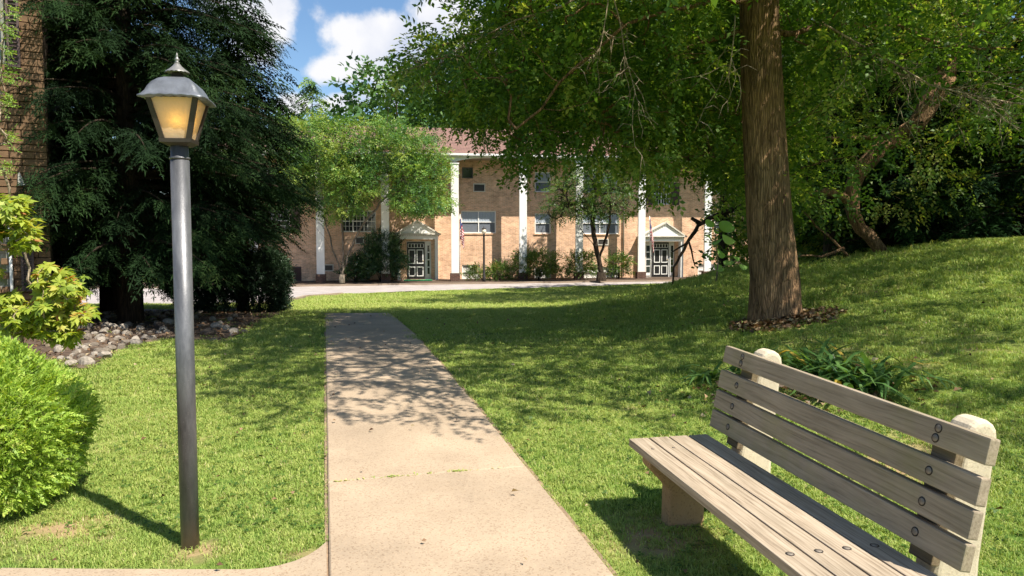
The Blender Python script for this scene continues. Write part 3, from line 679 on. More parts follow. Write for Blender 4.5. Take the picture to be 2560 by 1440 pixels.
# ------------------------------------------------------------------ the big tree by the bench
def big_tree():
    base = on_ground(1938, 797); b = np.array(base) - [0, 0, .12]
    root = empty('shade_tree', tuple(base), 0, 'large brown-trunked shade tree standing on the bank behind the bench, limbs hanging over the lawn', 'tree')
    top = at(1898, 0, base.y); mid = at(1915, 400, base.y)
    pts = [b, np.array(at(1938, 700, base.y)), np.array(at(1925, 560, base.y)), np.array(mid), np.array(at(1905, 200, base.y)), np.array(top), np.array(top) + [-.1, .1, 2.0], np.array(top) + [0, .3, 4.4], np.array(top) + [.2, .4, 6.6]]
    rads = [.315, .293, .27, .258, .248, .235, .19, .12, .05]
    sk = Skeleton(pts, rads, 5); n0 = len(sk.p)
    rng = np.random.default_rng(8); cx, cy = b[0], b[1]
    # main limbs whose line the photograph shows
    limbs = [[at(1880, 60, base.y), at(1700, 130, 9.8), at(1580, 230, 10.2), at(1450, 330, 10.4), at(1330, 395, 10.5)],
             [at(1875, 20, base.y), at(1760, -10, 9.0), at(1560, 70, 8.7), at(1400, 190, 8.6), at(1290, 330, 8.8)],
             [at(1880, -40, base.y), at(1700, -60, 10.5), at(1480, -30, 11), at(1260, 40, 11), at(1060, 140, 11)],
             [at(1930, 90, base.y), at(2050, 60, 10.5), at(2250, 70, 11.5), at(2450, 130, 12)],
             [at(1915, 240, base.y), at(1850, 330, 12), at(1740, 400, 13), at(1640, 380, 14)],
             [at(1930, 10, base.y), at(2080, -90, 8.5), at(2300, -130, 7.5)], [at(1890, -60, base.y), at(1800, -300, 7.5), at(1650, -420, 6)]]
    for lb in limbs:
        P = resample([tuple(p) for p in lb], .3); j = int(np.argmin([np.linalg.norm(np.array(q) - P[0]) for q in sk.p[:n0]])); prev = j
        for q in P[1:]:
            sk.p.append(q + rng.normal(0, .03, 3)); sk.par.append(prev); sk.fix.append(0); prev = len(sk.p) - 1
    def inside(p):
        x, y, z = p; dx, dy = x - cx, y - cy; r = math.hypot(dx, dy); a = math.atan2(dy, dx)
        R = 5.3 + .5 * math.sin(3 * a + 1) + .4 * math.sin(5 * a)
        if z > 1.5 + .34 * y + .9 and dx < 0 and dy > -2.5: R += 1.5
        if r > R: return False
        zt = 3.5 + 7.5 * math.sqrt(max(0, 1 - (r / R) ** 1.3)); zt = min(zt, 11)
        zl = 3.05 + .25 * math.sin(2.2 * x) * math.cos(1.9 * y) + .5 * math.exp(-(r / 1.8) ** 2)
        if y < 8.5: zl = max(zl, 1.5 + .325 * y + .35)            # low twigs only beyond the trunk
        if y > cy - .3 and x < cx + 1: zl = 2.0
        d = p[1]; px = 1280 + FPX * x / d; py = 600 - FPX * (z - 1.5) / d
        if z < zl or z > zt: return False
        if px > 2010 and py > 150 and rng.random() < .75: return False
        if px < 1880 and y > cy - .3 and py > 350 + 30 * math.sin(px / 61) + 20 * math.sin(px / 23) + (75 if rng.random() < .22 else 0) + max(0, px - 1680) * .35: return False
        if px < 1270 and py > 175 + (px - 980) * .66: return False
        if 1775 < px < 2055 and y < cy + .15 and py > -90: return False
        
        
        if px < 1215 and -70 < py < 40 + (1215 - px) * .66: return False
        if px < 985 and py > -90: return False
        core = r / R < .5 and z > 5
        return not (core and rng.random() < .6)
    tg = crown_targets(rng, 1650, inside, np.array([cx - 6, cy - 6, 2.2]), np.array([cx + 6, cy + 6, 11]), .38)
    tg += crown_targets(rng, 800, inside, np.array([cx - 6, cy - 2, 2.0]), np.array([cx + 1, cy + 6, 5.2]), .27)
    sk.grow(tg, minidx=int(n0 * .35), sag=.16)
    sk.mesh('trunk', M['bark'], root, tip=.0045, rmax=.12, flare=.10, trunk_sides=40, wob=.035).matrix_parent_inverse = Matrix.Translation(-base)
    f = Foliage(3); leaves_on(f, sk, TWS[:2] + TW[:4], 8, .34, .9, droop=.45, tint=.5, tv=.35)
    f.build('crown', M['leaf_big'], root).matrix_parent_inverse = Matrix.Translation(-base)
    print('big tree', len(tg), f.count())
    # leaf litter round the foot
    return base
BT = big_tree()

def rehang(o, root): o.matrix_parent_inverse = Matrix.Translation(-Vector(root.location)); return o

def broad_tree(name, label, base, h, R, zlow, nt_, per, scale, leafmat, tm, seed, trunk_r=.18, barkm='bark_dark', group=None, mind=.6, lean=(0, 0), spread=.5, droop=.2, tint=.5, tv=.3, topshape=1.6, cat='tree', trunk_pts=None, test=None, tip=.006):
    root = empty(name, tuple(base), 0, label, cat, group); b = np.array(base, float)
    rng = np.random.default_rng(seed)
    pts = trunk_pts or [b - [0, 0, .1], b + [lean[0] * .3, lean[1] * .3, h * .3], b + [lean[0] * .7, lean[1] * .7, h * .6], b + [lean[0], lean[1], h * .93]]
    rads = list(np.interp(np.linspace(0, 1, len(pts)), [0, .3, .6, 1], [trunk_r, trunk_r * .8, trunk_r * .5, trunk_r * .1]))
    sk = Skeleton(pts, rads, seed); c = b + [lean[0] * .6, lean[1] * .6, 0]; ph = rng.uniform(0, 6, 4)
    def inside(p):
        d = p - c; z = d[2] / h
        if z < zlow or z > 1: return False
        zz = (z - zlow) / (1 - zlow); a = math.atan2(d[1], d[0])
        prof = math.sqrt(max(0, 1 - abs(2 * zz - .75) ** topshape / (1.25 ** topshape))) if zz > .375 else .72 + .28 * zz / .375
        rr = R * prof * (1 + .16 * math.sin(3 * a + ph[0] + 4 * z) + .12 * math.sin(5 * a + ph[1] - 7 * z))
        r = math.hypot(d[0], d[1])
        if r > rr: return False
        if test and not test(p): return False
        return not (r < rr * .55 and rng.random() < .65)
    tg = crown_targets(rng, nt_, inside, c + [-R * 1.3, -R * 1.3, 0], c + [R * 1.3, R * 1.3, h], mind)
    sk.grow(tg, minidx=int(len(sk.p) * .3))
    rehang(sk.mesh('trunk', M[barkm], root, tip=tip, rmax=trunk_r * .45, flare=.3), root)
    f = Foliage(seed + 1); leaves_on(f, sk, tm, per, spread, scale, droop=droop, tint=tint, tv=tv)
    rehang(f.build('crown', leafmat, root), root); print(name, len(tg), f.count()); return root

def G(x, y): return Vector((x, y, h1(x, y)))
# woodland to the right of and behind the big tree
def clear_trunk(p):      # the leaning trunk stands in front of these crowns
    px = 1280 + FPX * p[0] / p[1]; py = 600 - FPX * (p[2] - 1.5) / p[1]
    return p[1] < 16.3 and abs(py - (500 - (px - 2120) * 1.25)) < 110 and 2080 < px < 2420
WG = 'broadleaved trees of the wood on the right'
BW = [t_twig(40 + i, 9, .5, .15, .55) for i in range(3)]
broad_tree('woodland_tree', 'tall bright green tree directly behind the big brown trunk by the bench', G(7.9, 22.5), 13, 6.2, .24, 420, 12, 1.1, M['leaf_wood'], BW, 31, .26, group=WG, mind=.75, spread=.7, droop=.3, tint=.6)
broad_tree('woodland_tree', 'green tree at the wood edge just right of the big brown trunk', G(7.0, 16.8), 9, 3.6, .12, 300, 12, 1.0, M['leaf_wood'], TW, 33, .13, group=WG, mind=.55, spread=.5, droop=.5, tint=.55,
           test=lambda p: (1280 + FPX * p[0] / p[1]) > 1985 and not clear_trunk(p))
broad_tree('woodland_tree', 'tall leafy tree in the wood behind the dark conifers at the right edge', G(14.5, 20.5), 13, 5.5, .2, 380, 12, 1.15, M['leaf_wood'], BW, 35, .25, group=WG, mind=.75, spread=.7, tint=.45)
broad_tree('woodland_tree', 'leafy tree in the upper right corner, leaning in over the bank', G(11.5, 12.5), 10, 4.6, .42, 300, 12, 1.0, M['leaf_wood'], TW, 37, .2, group=WG, mind=.6, spread=.55, tint=.55, test=lambda p: not clear_trunk(p))
broad_tree('woodland_tree', 'green tree beyond the right end of the brick building, seen left of the big trunk', G(8.6, 31), 11, 4.6, .10, 320, 10, 1.4, M['leaf_wood'], BW, 39, .2, group=WG, mind=.75, spread=.7, tint=.5,
           test=lambda p: (1280 + FPX * p[0] / p[1]) > 1795 + max(0, p[2] - 4) * -60)

broad_tree('shade_tree', 'tree standing past the right edge whose dappled shadow falls across the bank', G(9.6, 4.8), 9.5, 4.7, .40, 190, 10, 1.0, M['leaf_big'], TW, 43, .2, mind=.7, spread=.5, tint=.5, test=lambda p: 1280 + FPX * p[0] / max(p[1], .1) > 2600 or p[2] > 1.9 + .335 * p[1])
# dense undergrowth closing the wood below the crowns (nobody could count it)
def undergrowth():
    f = Foliage(77); rng = f.rng; n = 9000
    X = rng.uniform(6.5, 26, n); Y = 17.5 + rng.random(n) * 13; m = X / Y > .33; X, Y = X[m], Y[m]
    Z = H(X, Y) + rng.random(len(X)) ** 1.2 * (2.2 + 3.2 * sst(18, 26, Y))
    P = np.stack([X, Y, Z], 1); d = rng.normal(0, 1, P.shape); d[:, 1] -= .6; R = frames(d, np.tile([0, 0, 1.], (len(P), 1)), rng.normal(0, .5, len(P)))
    w = rng.integers(0, 3, len(P))
    for k in range(3): f.stamp(BW[k], P[w == k], R[w == k], rng.uniform(1.1, 1.9, (w == k).sum()), rng.uniform(.3, .85, (w == k).sum()))
    o = f.build('undergrowth', M['leaf_wood']); tag(o, 'dark tangled undergrowth filling the wood on the right', 'undergrowth', kind='stuff'); print('under', f.count())
undergrowth()

# conifers
def conifer(name, label, base, h, R, nb, per, tm, seed, trunk_r=.16, zlow=.05, scale=1, group=None, leafmat='hemlock', tint=.35, tv=.3, droop=.35, shape=.75, keep=None, top=None):
    root = empty(name, tuple(base), 0, label, 'tree', group); b = np.array(base, float); rng = np.random.default_rng(seed); mb = MB()
    tp = b + [0, 0, h]; mb.tube([b - [0, 0, .1], b + [.03, 0, h * .3], b + [.0, .02, h * .7], tp], [trunk_r * 1.25, trunk_r * .9, trunk_r * .4, .01], 12)
    f = Foliage(seed + 1); PP = []; DD = []; SS = []; TT = []
    for i in range(nb):
        u = (i + rng.random()) / nb; z = zlow + (1 - zlow) * u ** 1.15; zz = b[2] + h * z
        L_ = R * (1 - ((z - zlow) / (1 - zlow))) ** shape * rng.uniform(.68, 1.1) + .12; a = rng.uniform(0, 2 * math.pi)
        d = np.array([math.cos(a), math.sin(a), 0]); rise = rng.uniform(.05, .35)
        n = max(3, int(L_ / .28)); pts = []
        for k in range(n + 1):
            t = k / n; pts.append(np.array([b[0], b[1], zz]) + d * L_ * t + np.array([0, 0, L_ * (rise * t - (rise + .12) * t * t)]))
        if keep:
            for k in range(2, n + 1):
                if not keep(pts[k]): pts = pts[:k]; n = k - 1; break
        if len(pts) < 3: continue
        mb.tube(pts, list(np.linspace(.012 + .012 * L_, .003, n + 1)), 4)
        tt = tint + rng.uniform(-tv, tv)
        for k in range(1, n + 1):
            t = k / n
            if t < .22: continue
            if keep and not keep(pts[k]): continue
            for q in range(per if pts[k][2] < 6.2 else max(1, per // 3)):
                s_ = rng.choice((-1, 1)); ang = a + s_ * math.radians(rng.uniform(8, 75)) * (1 if k < n else .5); dd = np.array([math.cos(ang), math.sin(ang), -droop * rng.uniform(.2, 1.6)])
                PP.append(pts[k] + rng.normal(0, .06, 3) + np.array([0, 0, rng.uniform(-.12, .05)])); DD.append(dd); SS.append(scale * rng.uniform(.7, 1.25) * (.75 + .35 * (1 - t))); TT.append(tt + (.18 if k == n else 0))
    P = np.array(PP); D = np.array(DD); S = np.array(SS); T_ = np.array(TT); R_ = frames(D, np.tile([0, 0, 1.], (len(P), 1)) + rng.normal(0, .25, P.shape), rng.normal(0, .3, len(P)))
    w = rng.integers(0, len(tm), len(P))
    for k in range(len(tm)): f.stamp(tm[k], P[w == k], R_[w == k], S[w == k], T_[w == k], .18)
    rehang(mb.build('trunk', M['bark_dark'], root), root); rehang(f.build('crown', M[leafmat], root), root); print(name, len(P), f.count()); return root
hb = on_ground(293, 788)
def gap(p):      # the low gap through which the driveway shows
    px = 1280 + FPX * p[0] / p[1]; py = 600 - FPX * (p[2] - 1.5) / p[1]
    return not (312 < px < 400 and 700 < py < 790) and not (px > 455 and py > 690 + 0 * px) and not (px > 580 and py > 590) and not (p[2] < .85 and abs(px - 293) < 45) and not (px < 95 and p[1] < 13.5) and p[1] > 9.2
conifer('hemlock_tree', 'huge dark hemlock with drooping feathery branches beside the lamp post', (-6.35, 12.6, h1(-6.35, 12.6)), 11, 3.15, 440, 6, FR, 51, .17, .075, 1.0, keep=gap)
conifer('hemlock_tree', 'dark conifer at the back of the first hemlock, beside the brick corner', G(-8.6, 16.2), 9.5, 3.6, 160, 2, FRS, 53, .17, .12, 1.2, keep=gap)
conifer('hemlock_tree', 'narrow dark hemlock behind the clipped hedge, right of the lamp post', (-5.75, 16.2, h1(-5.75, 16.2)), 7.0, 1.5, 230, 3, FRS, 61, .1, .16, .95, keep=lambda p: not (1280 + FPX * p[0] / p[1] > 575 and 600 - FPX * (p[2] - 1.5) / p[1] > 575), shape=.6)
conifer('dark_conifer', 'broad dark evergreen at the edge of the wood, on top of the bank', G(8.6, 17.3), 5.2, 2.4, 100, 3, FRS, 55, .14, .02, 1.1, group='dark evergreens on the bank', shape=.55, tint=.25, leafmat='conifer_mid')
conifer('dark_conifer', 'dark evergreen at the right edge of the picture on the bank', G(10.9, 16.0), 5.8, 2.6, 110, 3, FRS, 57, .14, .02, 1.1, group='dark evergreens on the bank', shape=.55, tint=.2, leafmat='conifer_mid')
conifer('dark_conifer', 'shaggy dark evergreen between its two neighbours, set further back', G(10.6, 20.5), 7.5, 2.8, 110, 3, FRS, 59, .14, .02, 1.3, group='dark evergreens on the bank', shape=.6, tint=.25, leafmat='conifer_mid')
# ------------------------------------------------------------------ far trees behind the building
FT = [t_twig(60 + i, 8, .9, .34, .6) for i in range(3)]
fg = 'trees rising behind the brick building'
for i, (x, y, h, R, lab, sh) in enumerate([(-18.5, 58, 11, 5, 'low green tree behind the left end of the brick building', 1.6),
        (-9.0, 60, 16.0, 5.2, 'rounded green tree behind the roof, left of the shade tree boughs', 1.6),
        (-3.2, 56, 14.2, 4.6, 'bushy green tree right behind the roof ridge', 1.6),
        (2.5, 58, 19, 6, 'tall tree behind the roof, glimpsed through the shade tree', 1.6),
        (9.5, 57, 21, 6.5, 'tall tree behind the right half of the roof', 1.6),
        (17, 55, 21, 7, 'tall tree beyond the right end of the roof', 1.6), (25, 50, 20, 7, 'tall tree at the back of the wood on the right', 1.6)]):
    broad_tree('background_tree', lab, G(x, y), h, R, .12, 170, 8, 1.5, M['leaf_far'], FT, 100 + i, .25, group=fg, mind=1.1, spread=1.1, tint=.5)
conifer('background_conifer', 'pointed green conifer rising above the pale feathery tree', G(-14.8, 57), 14.0, 3.3, 120, 3, [t_frond(i, 5, 1.1, .09, 1) for i in range(2)], 71, .2, .05, 1.1, leafmat='leaf_far', tint=.7, shape=.9)

# small multi-stemmed trees before the building
def stems_tree(name, label, base, stems, R, zr, nt_, per, scale, leafmat, tm, seed, r0, cloud, mind=.5, spread=.45, droop=.3, tint=.55, barkm='bark_grey', tv=.3, minfrac=.4):
    root = empty(name, tuple(base), 0, label, 'tree'); rng = np.random.default_rng(seed)
    b = np.array(base, float); sk = Skeleton([b - [0, 0, .1], b + [0, 0, .35]], [r0 * 1.2, r0], seed)
    for st in stems:
        P = resample([tuple(sk.p[1])] + [tuple(p) for p in st], .3); prev = 1
        for q in P[1:]:
            sk.p.append(q + rng.normal(0, .025, 3)); sk.par.append(prev); sk.fix.append(0); prev = len(sk.p) - 1
    tg = [p for p in cloud(rng)]
    sk.grow(tg, minidx=int(len(sk.p) * minfrac), sag=.05)
    rehang(sk.mesh('trunk', M[barkm], root, tip=.02 if name == 'cherry_tree' else .008, expo=2.1, rmax=r0 * .85), root); f = Foliage(seed); leaves_on(f, sk, tm, per, spread, scale, droop=droop, tint=tint, tv=tv)
    rehang(f.build('crown', leafmat, root), root); print(name, len(tg), f.count()); return root
def pxcloud(ells, Y0, dY, n, mind):
    """points inside a union of ellipses given as (px,py,rx,ry) at depth Y0, thickened by dY"""
    def go(rng):
        out = []; tries = 0
        while len(out) < n and tries < n * 40:
            tries += 1; e = ells[rng.integers(len(ells))]; a = rng.uniform(0, 6.283); r = math.sqrt(rng.random())
            p = np.array(at(e[0] + e[2] * r * math.cos(a), e[1] + e[3] * r * math.sin(a), Y0 + rng.uniform(-1, 1) * dY * math.sqrt(1 - .8 * r * r)))
            if all(np.linalg.norm(p - q) > mind for q in out): out.append(p)
        return out
    return go
yb = 38.9
stems_tree('feathery_tree', 'pale yellow-green feathery tree with slim stems before the left half of the building', at(855, 703, yb) , [
    [at(845, 660, yb), at(815, 600, yb), at(770, 540, yb), at(720, 480, yb)], [at(840, 640, yb), at(812, 560, yb), at(805, 470, yb), at(790, 380, yb)],
    [at(860, 620, yb), at(850, 520, yb), at(870, 420, yb)], [at(875, 620, yb), at(905, 560, yb), at(960, 500, yb), at(1010, 440, yb)], [at(870, 640, yb), at(890, 590, yb), at(915, 545, yb)]],
    0, 0, 330, 26, 1.1, M['leaf_pale'], PT, 81, .14,
    pxcloud([(800, 350, 110, 60), (780, 400, 90, 50), (920, 370, 110, 65), (1010, 370, 90, 60), (1060, 430, 60, 60), (1050, 500, 80, 22), (900, 440, 100, 55), (850, 480, 60, 60), (740, 440, 50, 50), (790, 310, 80, 25), (960, 325, 80, 25), (730, 340, 45, 50)], yb, 2.2, 330, .55), spread=.42, droop=.5, tv=.42, barkm='bark_grey')
yc = 39.6
stems_tree('cherry_tree', 'dark crooked forked tree with thin foliage in the bed in front of the building', at(1503, 697, yc), [
    [at(1500, 640, yc), at(1483, 612, yc), at(1450, 570, yc), at(1437, 530, yc), at(1445, 490, yc)], [at(1500, 635, yc), at(1512, 600, yc), at(1525, 560, yc), at(1526, 500, yc), at(1520, 430, yc)],
    [at(1490, 615, yc), at(1480, 560, yc), at(1490, 490, yc), at(1480, 430, yc)]],
    0, 0, 130, 8, 1.2, M['shrub'], TW, 83, .24,
    pxcloud([(1480, 440, 60, 35), (1490, 500, 45, 60), (1425, 470, 40, 50), (1545, 490, 30, 50), (1460, 520, 30, 35), (1390, 520, 25, 30)], yc, 1.5, 130, .3), spread=.45, tint=.35, barkm='bark_dark')

# leaning dead-looking trunk and its bare twigs on the bank
def leaning():
    Y = 15.5
    b = on_ground(2205, 630); root = empty('leaning_tree', tuple(b), 0, 'crooked grey trunk leaning up to the right through the wood, bare at its tip', 'tree'); mb = MB(); rng = random.Random(4)
    def tb(pp, r0, r1, dy=0, n=9):
        P = resample([tuple(at(x, y, Y + dy)) for x, y in pp], .18); P[1:-1] += np.array([[rng.gauss(0, .015) for _ in range(3)] for _ in P[1:-1]]).reshape(-1, 3); mb.tube([Vector(p) for p in P], list(np.linspace(r0, r1, len(P))), n, bump=.15, rng=rng)
    tb([(2215, 640), (2190, 610), (2150, 570), (2130, 530), (2128, 470), (2150, 430), (2200, 370), (2240, 345), (2290, 310), (2330, 250), (2365, 190)], .12, .20, 0)
    tb([(2365, 195), (2385, 120), (2370, 30), (2390, -80)], .19, .09)
    tb([(2150, 345), (2060, 345), (1995, 335)], .05, .02)
    tb([(2128, 500), (2080, 480), (2020, 490)], .13, .06)
    tb([(2230, 345), (2150, 345)], .08, .05)
    tb([(2120, 640), (2080, 600), (2040, 560), (2010, 530)], .03, .012); tb([(2110, 620), (2060, 640), (2000, 640)], .035, .015)
    rehang(mb.build('trunk', M['bark'], root), root)
leaning()
def dead_twigs(label, main, Y, seed, n=60, r0=.03):
    mb = MB(); rng = random.Random(seed); P = resample([tuple(at(x, y, Y + dy)) for x, y, dy in main], .12)
    mb.tube([Vector(p) for p in P], list(np.linspace(r0, r0 * .35, len(P))), 6)
    for _ in range(n):
        i = rng.randrange(2, len(P) - 1); p = Vector(P[i]); t = (Vector(P[i]) - Vector(P[i - 1])).normalized(); d = (t + Vector((rng.uniform(-1, 1), rng.uniform(-.8, .8), rng.uniform(-1.1, .8)))).normalized(); L_ = rng.uniform(.25, .9); q = [p]
        for k in range(6): d = (d + Vector([rng.gauss(0, .28) for _ in range(3)]) - Vector((0, 0, .05))).normalized(); q.append(q[-1] + d * L_ / 6)
        mb.tube(q, list(np.linspace(r0 * .32, .003, 7)), 4)
        for _ in range(2):
            j = rng.randrange(1, 6); d2 = Vector([rng.uniform(-1, 1) for _ in range(3)]).normalized(); mb.tube([q[j], q[j] + d2 * .12, q[j] + (d2 + Vector((0, 0, -.4))) * .22], [.005, .004, .002], 3)
    o = mb.build('dead_branch', M['bark_pale']); tag(o, label, 'branch', 'bare dead branches hanging in the trees')
dead_twigs('tangle of bare pale twigs reaching across the wood toward the right edge', [(2060, 60, 0), (2130, 100, .1), (2220, 150, .2), (2330, 215, .1), (2440, 240, 0), (2560, 262, 0)], 8.6, 5, 42, .013)
dead_twigs('second bare pale bough below the tangle of twigs, ending at the right edge', [(2200, 170, 0), (2300, 200, .2), (2380, 225, .3), (2470, 205, .3), (2580, 230, .3)], 9.0, 9, 20, .010)
dead_twigs('long bare pale branch slanting up across the sky edge of the shade tree', [(975, 190, 0), (1040, 168, 0), (1120, 135, 0), (1200, 95, 0), (1290, 50, 0), (1400, 18, 0), (1450, -10, 0)][::-1], 8.8, 7, 16, .013)
dead_twigs('thin bare twig hanging straight down in front of the shade tree foliage', [(1530, -20, 0), (1552, 60, 0), (1560, 130, 0), (1580, 200, 0), (1590, 240, 0), (1570, 290, 0)], 8.2, 8, 8, .008)
dead_twigs('thin bare hanging twig just left of the big trunk', [(1838, 40, 0), (1835, 90, 0), (1828, 150, 0), (1822, 200, 0)], 8.0, 11, 6, .008)
dead_twigs('thin bare twig hanging left of centre in the shade tree foliage', [(1522, -10, 0), (1512, 60, 0), (1500, 120, 0), (1482, 158, 0)], 8.0, 12, 6, .007)

# broken limb with its tip on the ground, left of the big trunk
def broken():
    e = on_ground(1679, 719); Y = e.y; mb = MB(); rng = random.Random(2)
    def tb(pp, r0, r1): 
        P = resample([tuple(at(x, y, Y)) for x, y in pp], .15); P[1:-1] += np.array([[rng.gauss(0, .012) for _ in range(3)] for _ in P[1:-1]]).reshape(-1, 3); mb.tube([Vector(p) for p in P], list(np.linspace(r0, r1, len(P))), 7, bump=.2, rng=rng)
    tb([(1945, 500), (1860, 515), (1800, 535), (1750, 556), (1738, 575), (1722, 605), (1700, 640), (1686, 668), (1683, 700), (1679, 722)], .085, .018)
    tb([(1750, 558), (1738, 548), (1728, 545)], .06, .035); tb([(1722, 605), (1700, 617), (1680, 627), (1677, 632)], .028, .014)
    tb([(1722, 605), (1730, 632), (1738, 667)], .026, .012); tb([(1730, 628), (1740, 632)], .01, .005); tb([(1780, 618), (1760, 633)], .012, .006)
    o = mb.build('broken_limb', M['bark_dark']); tag(o, 'broken dark limb hanging from behind the big trunk with its tip on the grass', 'branch')
    return Y
YB = broken()

# ------------------------------------------------------------------ the brick apartment building
TH = math.atan(.165); bO = Vector((-3.16, 42.0, 0)); bE = Vector((math.cos(TH), math.sin(TH), 0)); bN = Vector((-math.sin(TH), math.cos(TH), 0))
ZG = -0.69
def B2(px, py, off=0.0):
    """photo pixel -> (u, z) on the plane parallel to the facade, OFF metres in front of it"""
    r = ray(px, py); c = Vector((0, 0, CAMZ)); o = bO - bN * off
    t = (o - c).dot(bN) / r.dot(bN); p = c + r * t; return (p - bO).dot(bE), p.z
bld = empty('apartment_building', tuple(bO), TH, 'two-storey orange brick apartment building with tall white columns across the road', 'building')
OFF = 1.42
def wrect(px0, py0, px1, py1, off=0):
    u0, _ = B2(px0, (py0 + py1) / 2, off); u1, _ = B2(px1, (py0 + py1) / 2, off); _, z1 = B2((px0 + px1) / 2, py0, off); _, z0 = B2((px0 + px1) / 2, py1, off); return u0, u1, z0, z1
UL, UR = B2(520, 600)[0], B2(1990, 600)[0]; ZE = B2(1137, 386, OFF)[1]
# windows: (px0,py0,px1,py1, kind, shutters)
WIN = [(655, 522, 725, 580, 'grid2', 'R'), (852, 526, 940, 580, 'triple', ''), (1014, 442, 1067, 492, 'grid2', 'LR'), (1155, 418, 1183, 446, 'dark', ''), (1153, 527, 1240, 583, 'curtain2', ''),
       (1337, 533, 1377, 584, 'curtain1', ''), (1452, 531, 1548, 585, 'curtain2', ''), (1632, 458, 1676, 511, 'grid2', 'LR'), (1786, 535, 1828, 585, 'grid1', ''),
       (706, 668, 728, 703, 'pale', 'R'), (885, 668, 925, 700, 'dark', ''), (1155, 662, 1200, 699, 'pale2', ''), (1336, 668, 1378, 697, 'pale', ''), (1455, 667, 1550, 696, 'pale2', ''), (1745, 660, 1790, 690, 'pale2', ''),
       (655, 418, 725, 474, 'grid2', 'R'), (852, 424, 940, 478, 'triple', ''), (1337, 430, 1377, 480, 'curtain1', ''), (1452, 432, 1548, 482, 'curtain2', ''), (1786, 437, 1828, 486, 'grid1', '')]
ACS = [(1183, 459, 1213, 480), (1493, 597, 1521, 613), (888, 592, 910, 610), (810, 661, 834, 678)]
DOORS = [(1017, 603, 1078, 698, 1043, 985, 1101, 551, 585, 598), (1613, 604, 1687, 694, 1664, 1598, 1715, 556, 591, 603)]
openings = [wrect(*w[:4]) for w in WIN] + [wrect(*a) for a in ACS] + [wrect(d[0], d[1], d[2], d[3]) for d in DOORS]
openings = [(a, b, max(c, ZG - .05), d) for a, b, c, d in openings]
def wall_with_openings(mb, u0, u1, z0, z1, ops, depth=.14):
    us = sorted({u0, u1, *[o[0] for o in ops], *[o[1] for o in ops]}); zs = sorted({z0, z1, *[o[2] for o in ops], *[o[3] for o in ops]})
    us = [u for u in us if u0 <= u <= u1]; zs = [z for z in zs if z0 <= z <= z1]
    for i in range(len(us) - 1):
        for j in range(len(zs) - 1):
            cu, cz = (us[i] + us[i + 1]) / 2, (zs[j] + zs[j + 1]) / 2
            if any(o[0] < cu < o[1] and o[2] < cz < o[3] for o in ops): continue
            mb.add([(us[i], 0, zs[j]), (us[i + 1], 0, zs[j]), (us[i + 1], 0, zs[j + 1]), (us[i], 0, zs[j + 1])], [(0, 1, 2, 3)])
    for a, b, c, d in ops:
        mb.add([(a, 0, c), (b, 0, c), (b, 0, d), (a, 0, d), (a, depth, c), (b, depth, c), (b, depth, d), (a, depth, d)], [(0, 4, 5, 1), (1, 5, 6, 2), (2, 6, 7, 3), (3, 7, 4, 0)])
mb = MB(); ZW = ZE + .1
wall_with_openings(mb, UL, UR, ZG - .5, ZW, openings)
DEP = 11.5
mb.box(UL, UR, DEP - .1, DEP, ZG - .5, ZW); mb.box(UL, UL + .02, 0.001, DEP - .1, ZG - .5, ZW); mb.box(UR - .02, UR, 0.001, DEP - .1, ZG - .5, ZW)
mb.box(UL + .03, UR - .03, .32, .34, ZG - .5, ZW)
mb.build('wall', M['brick'], bld)
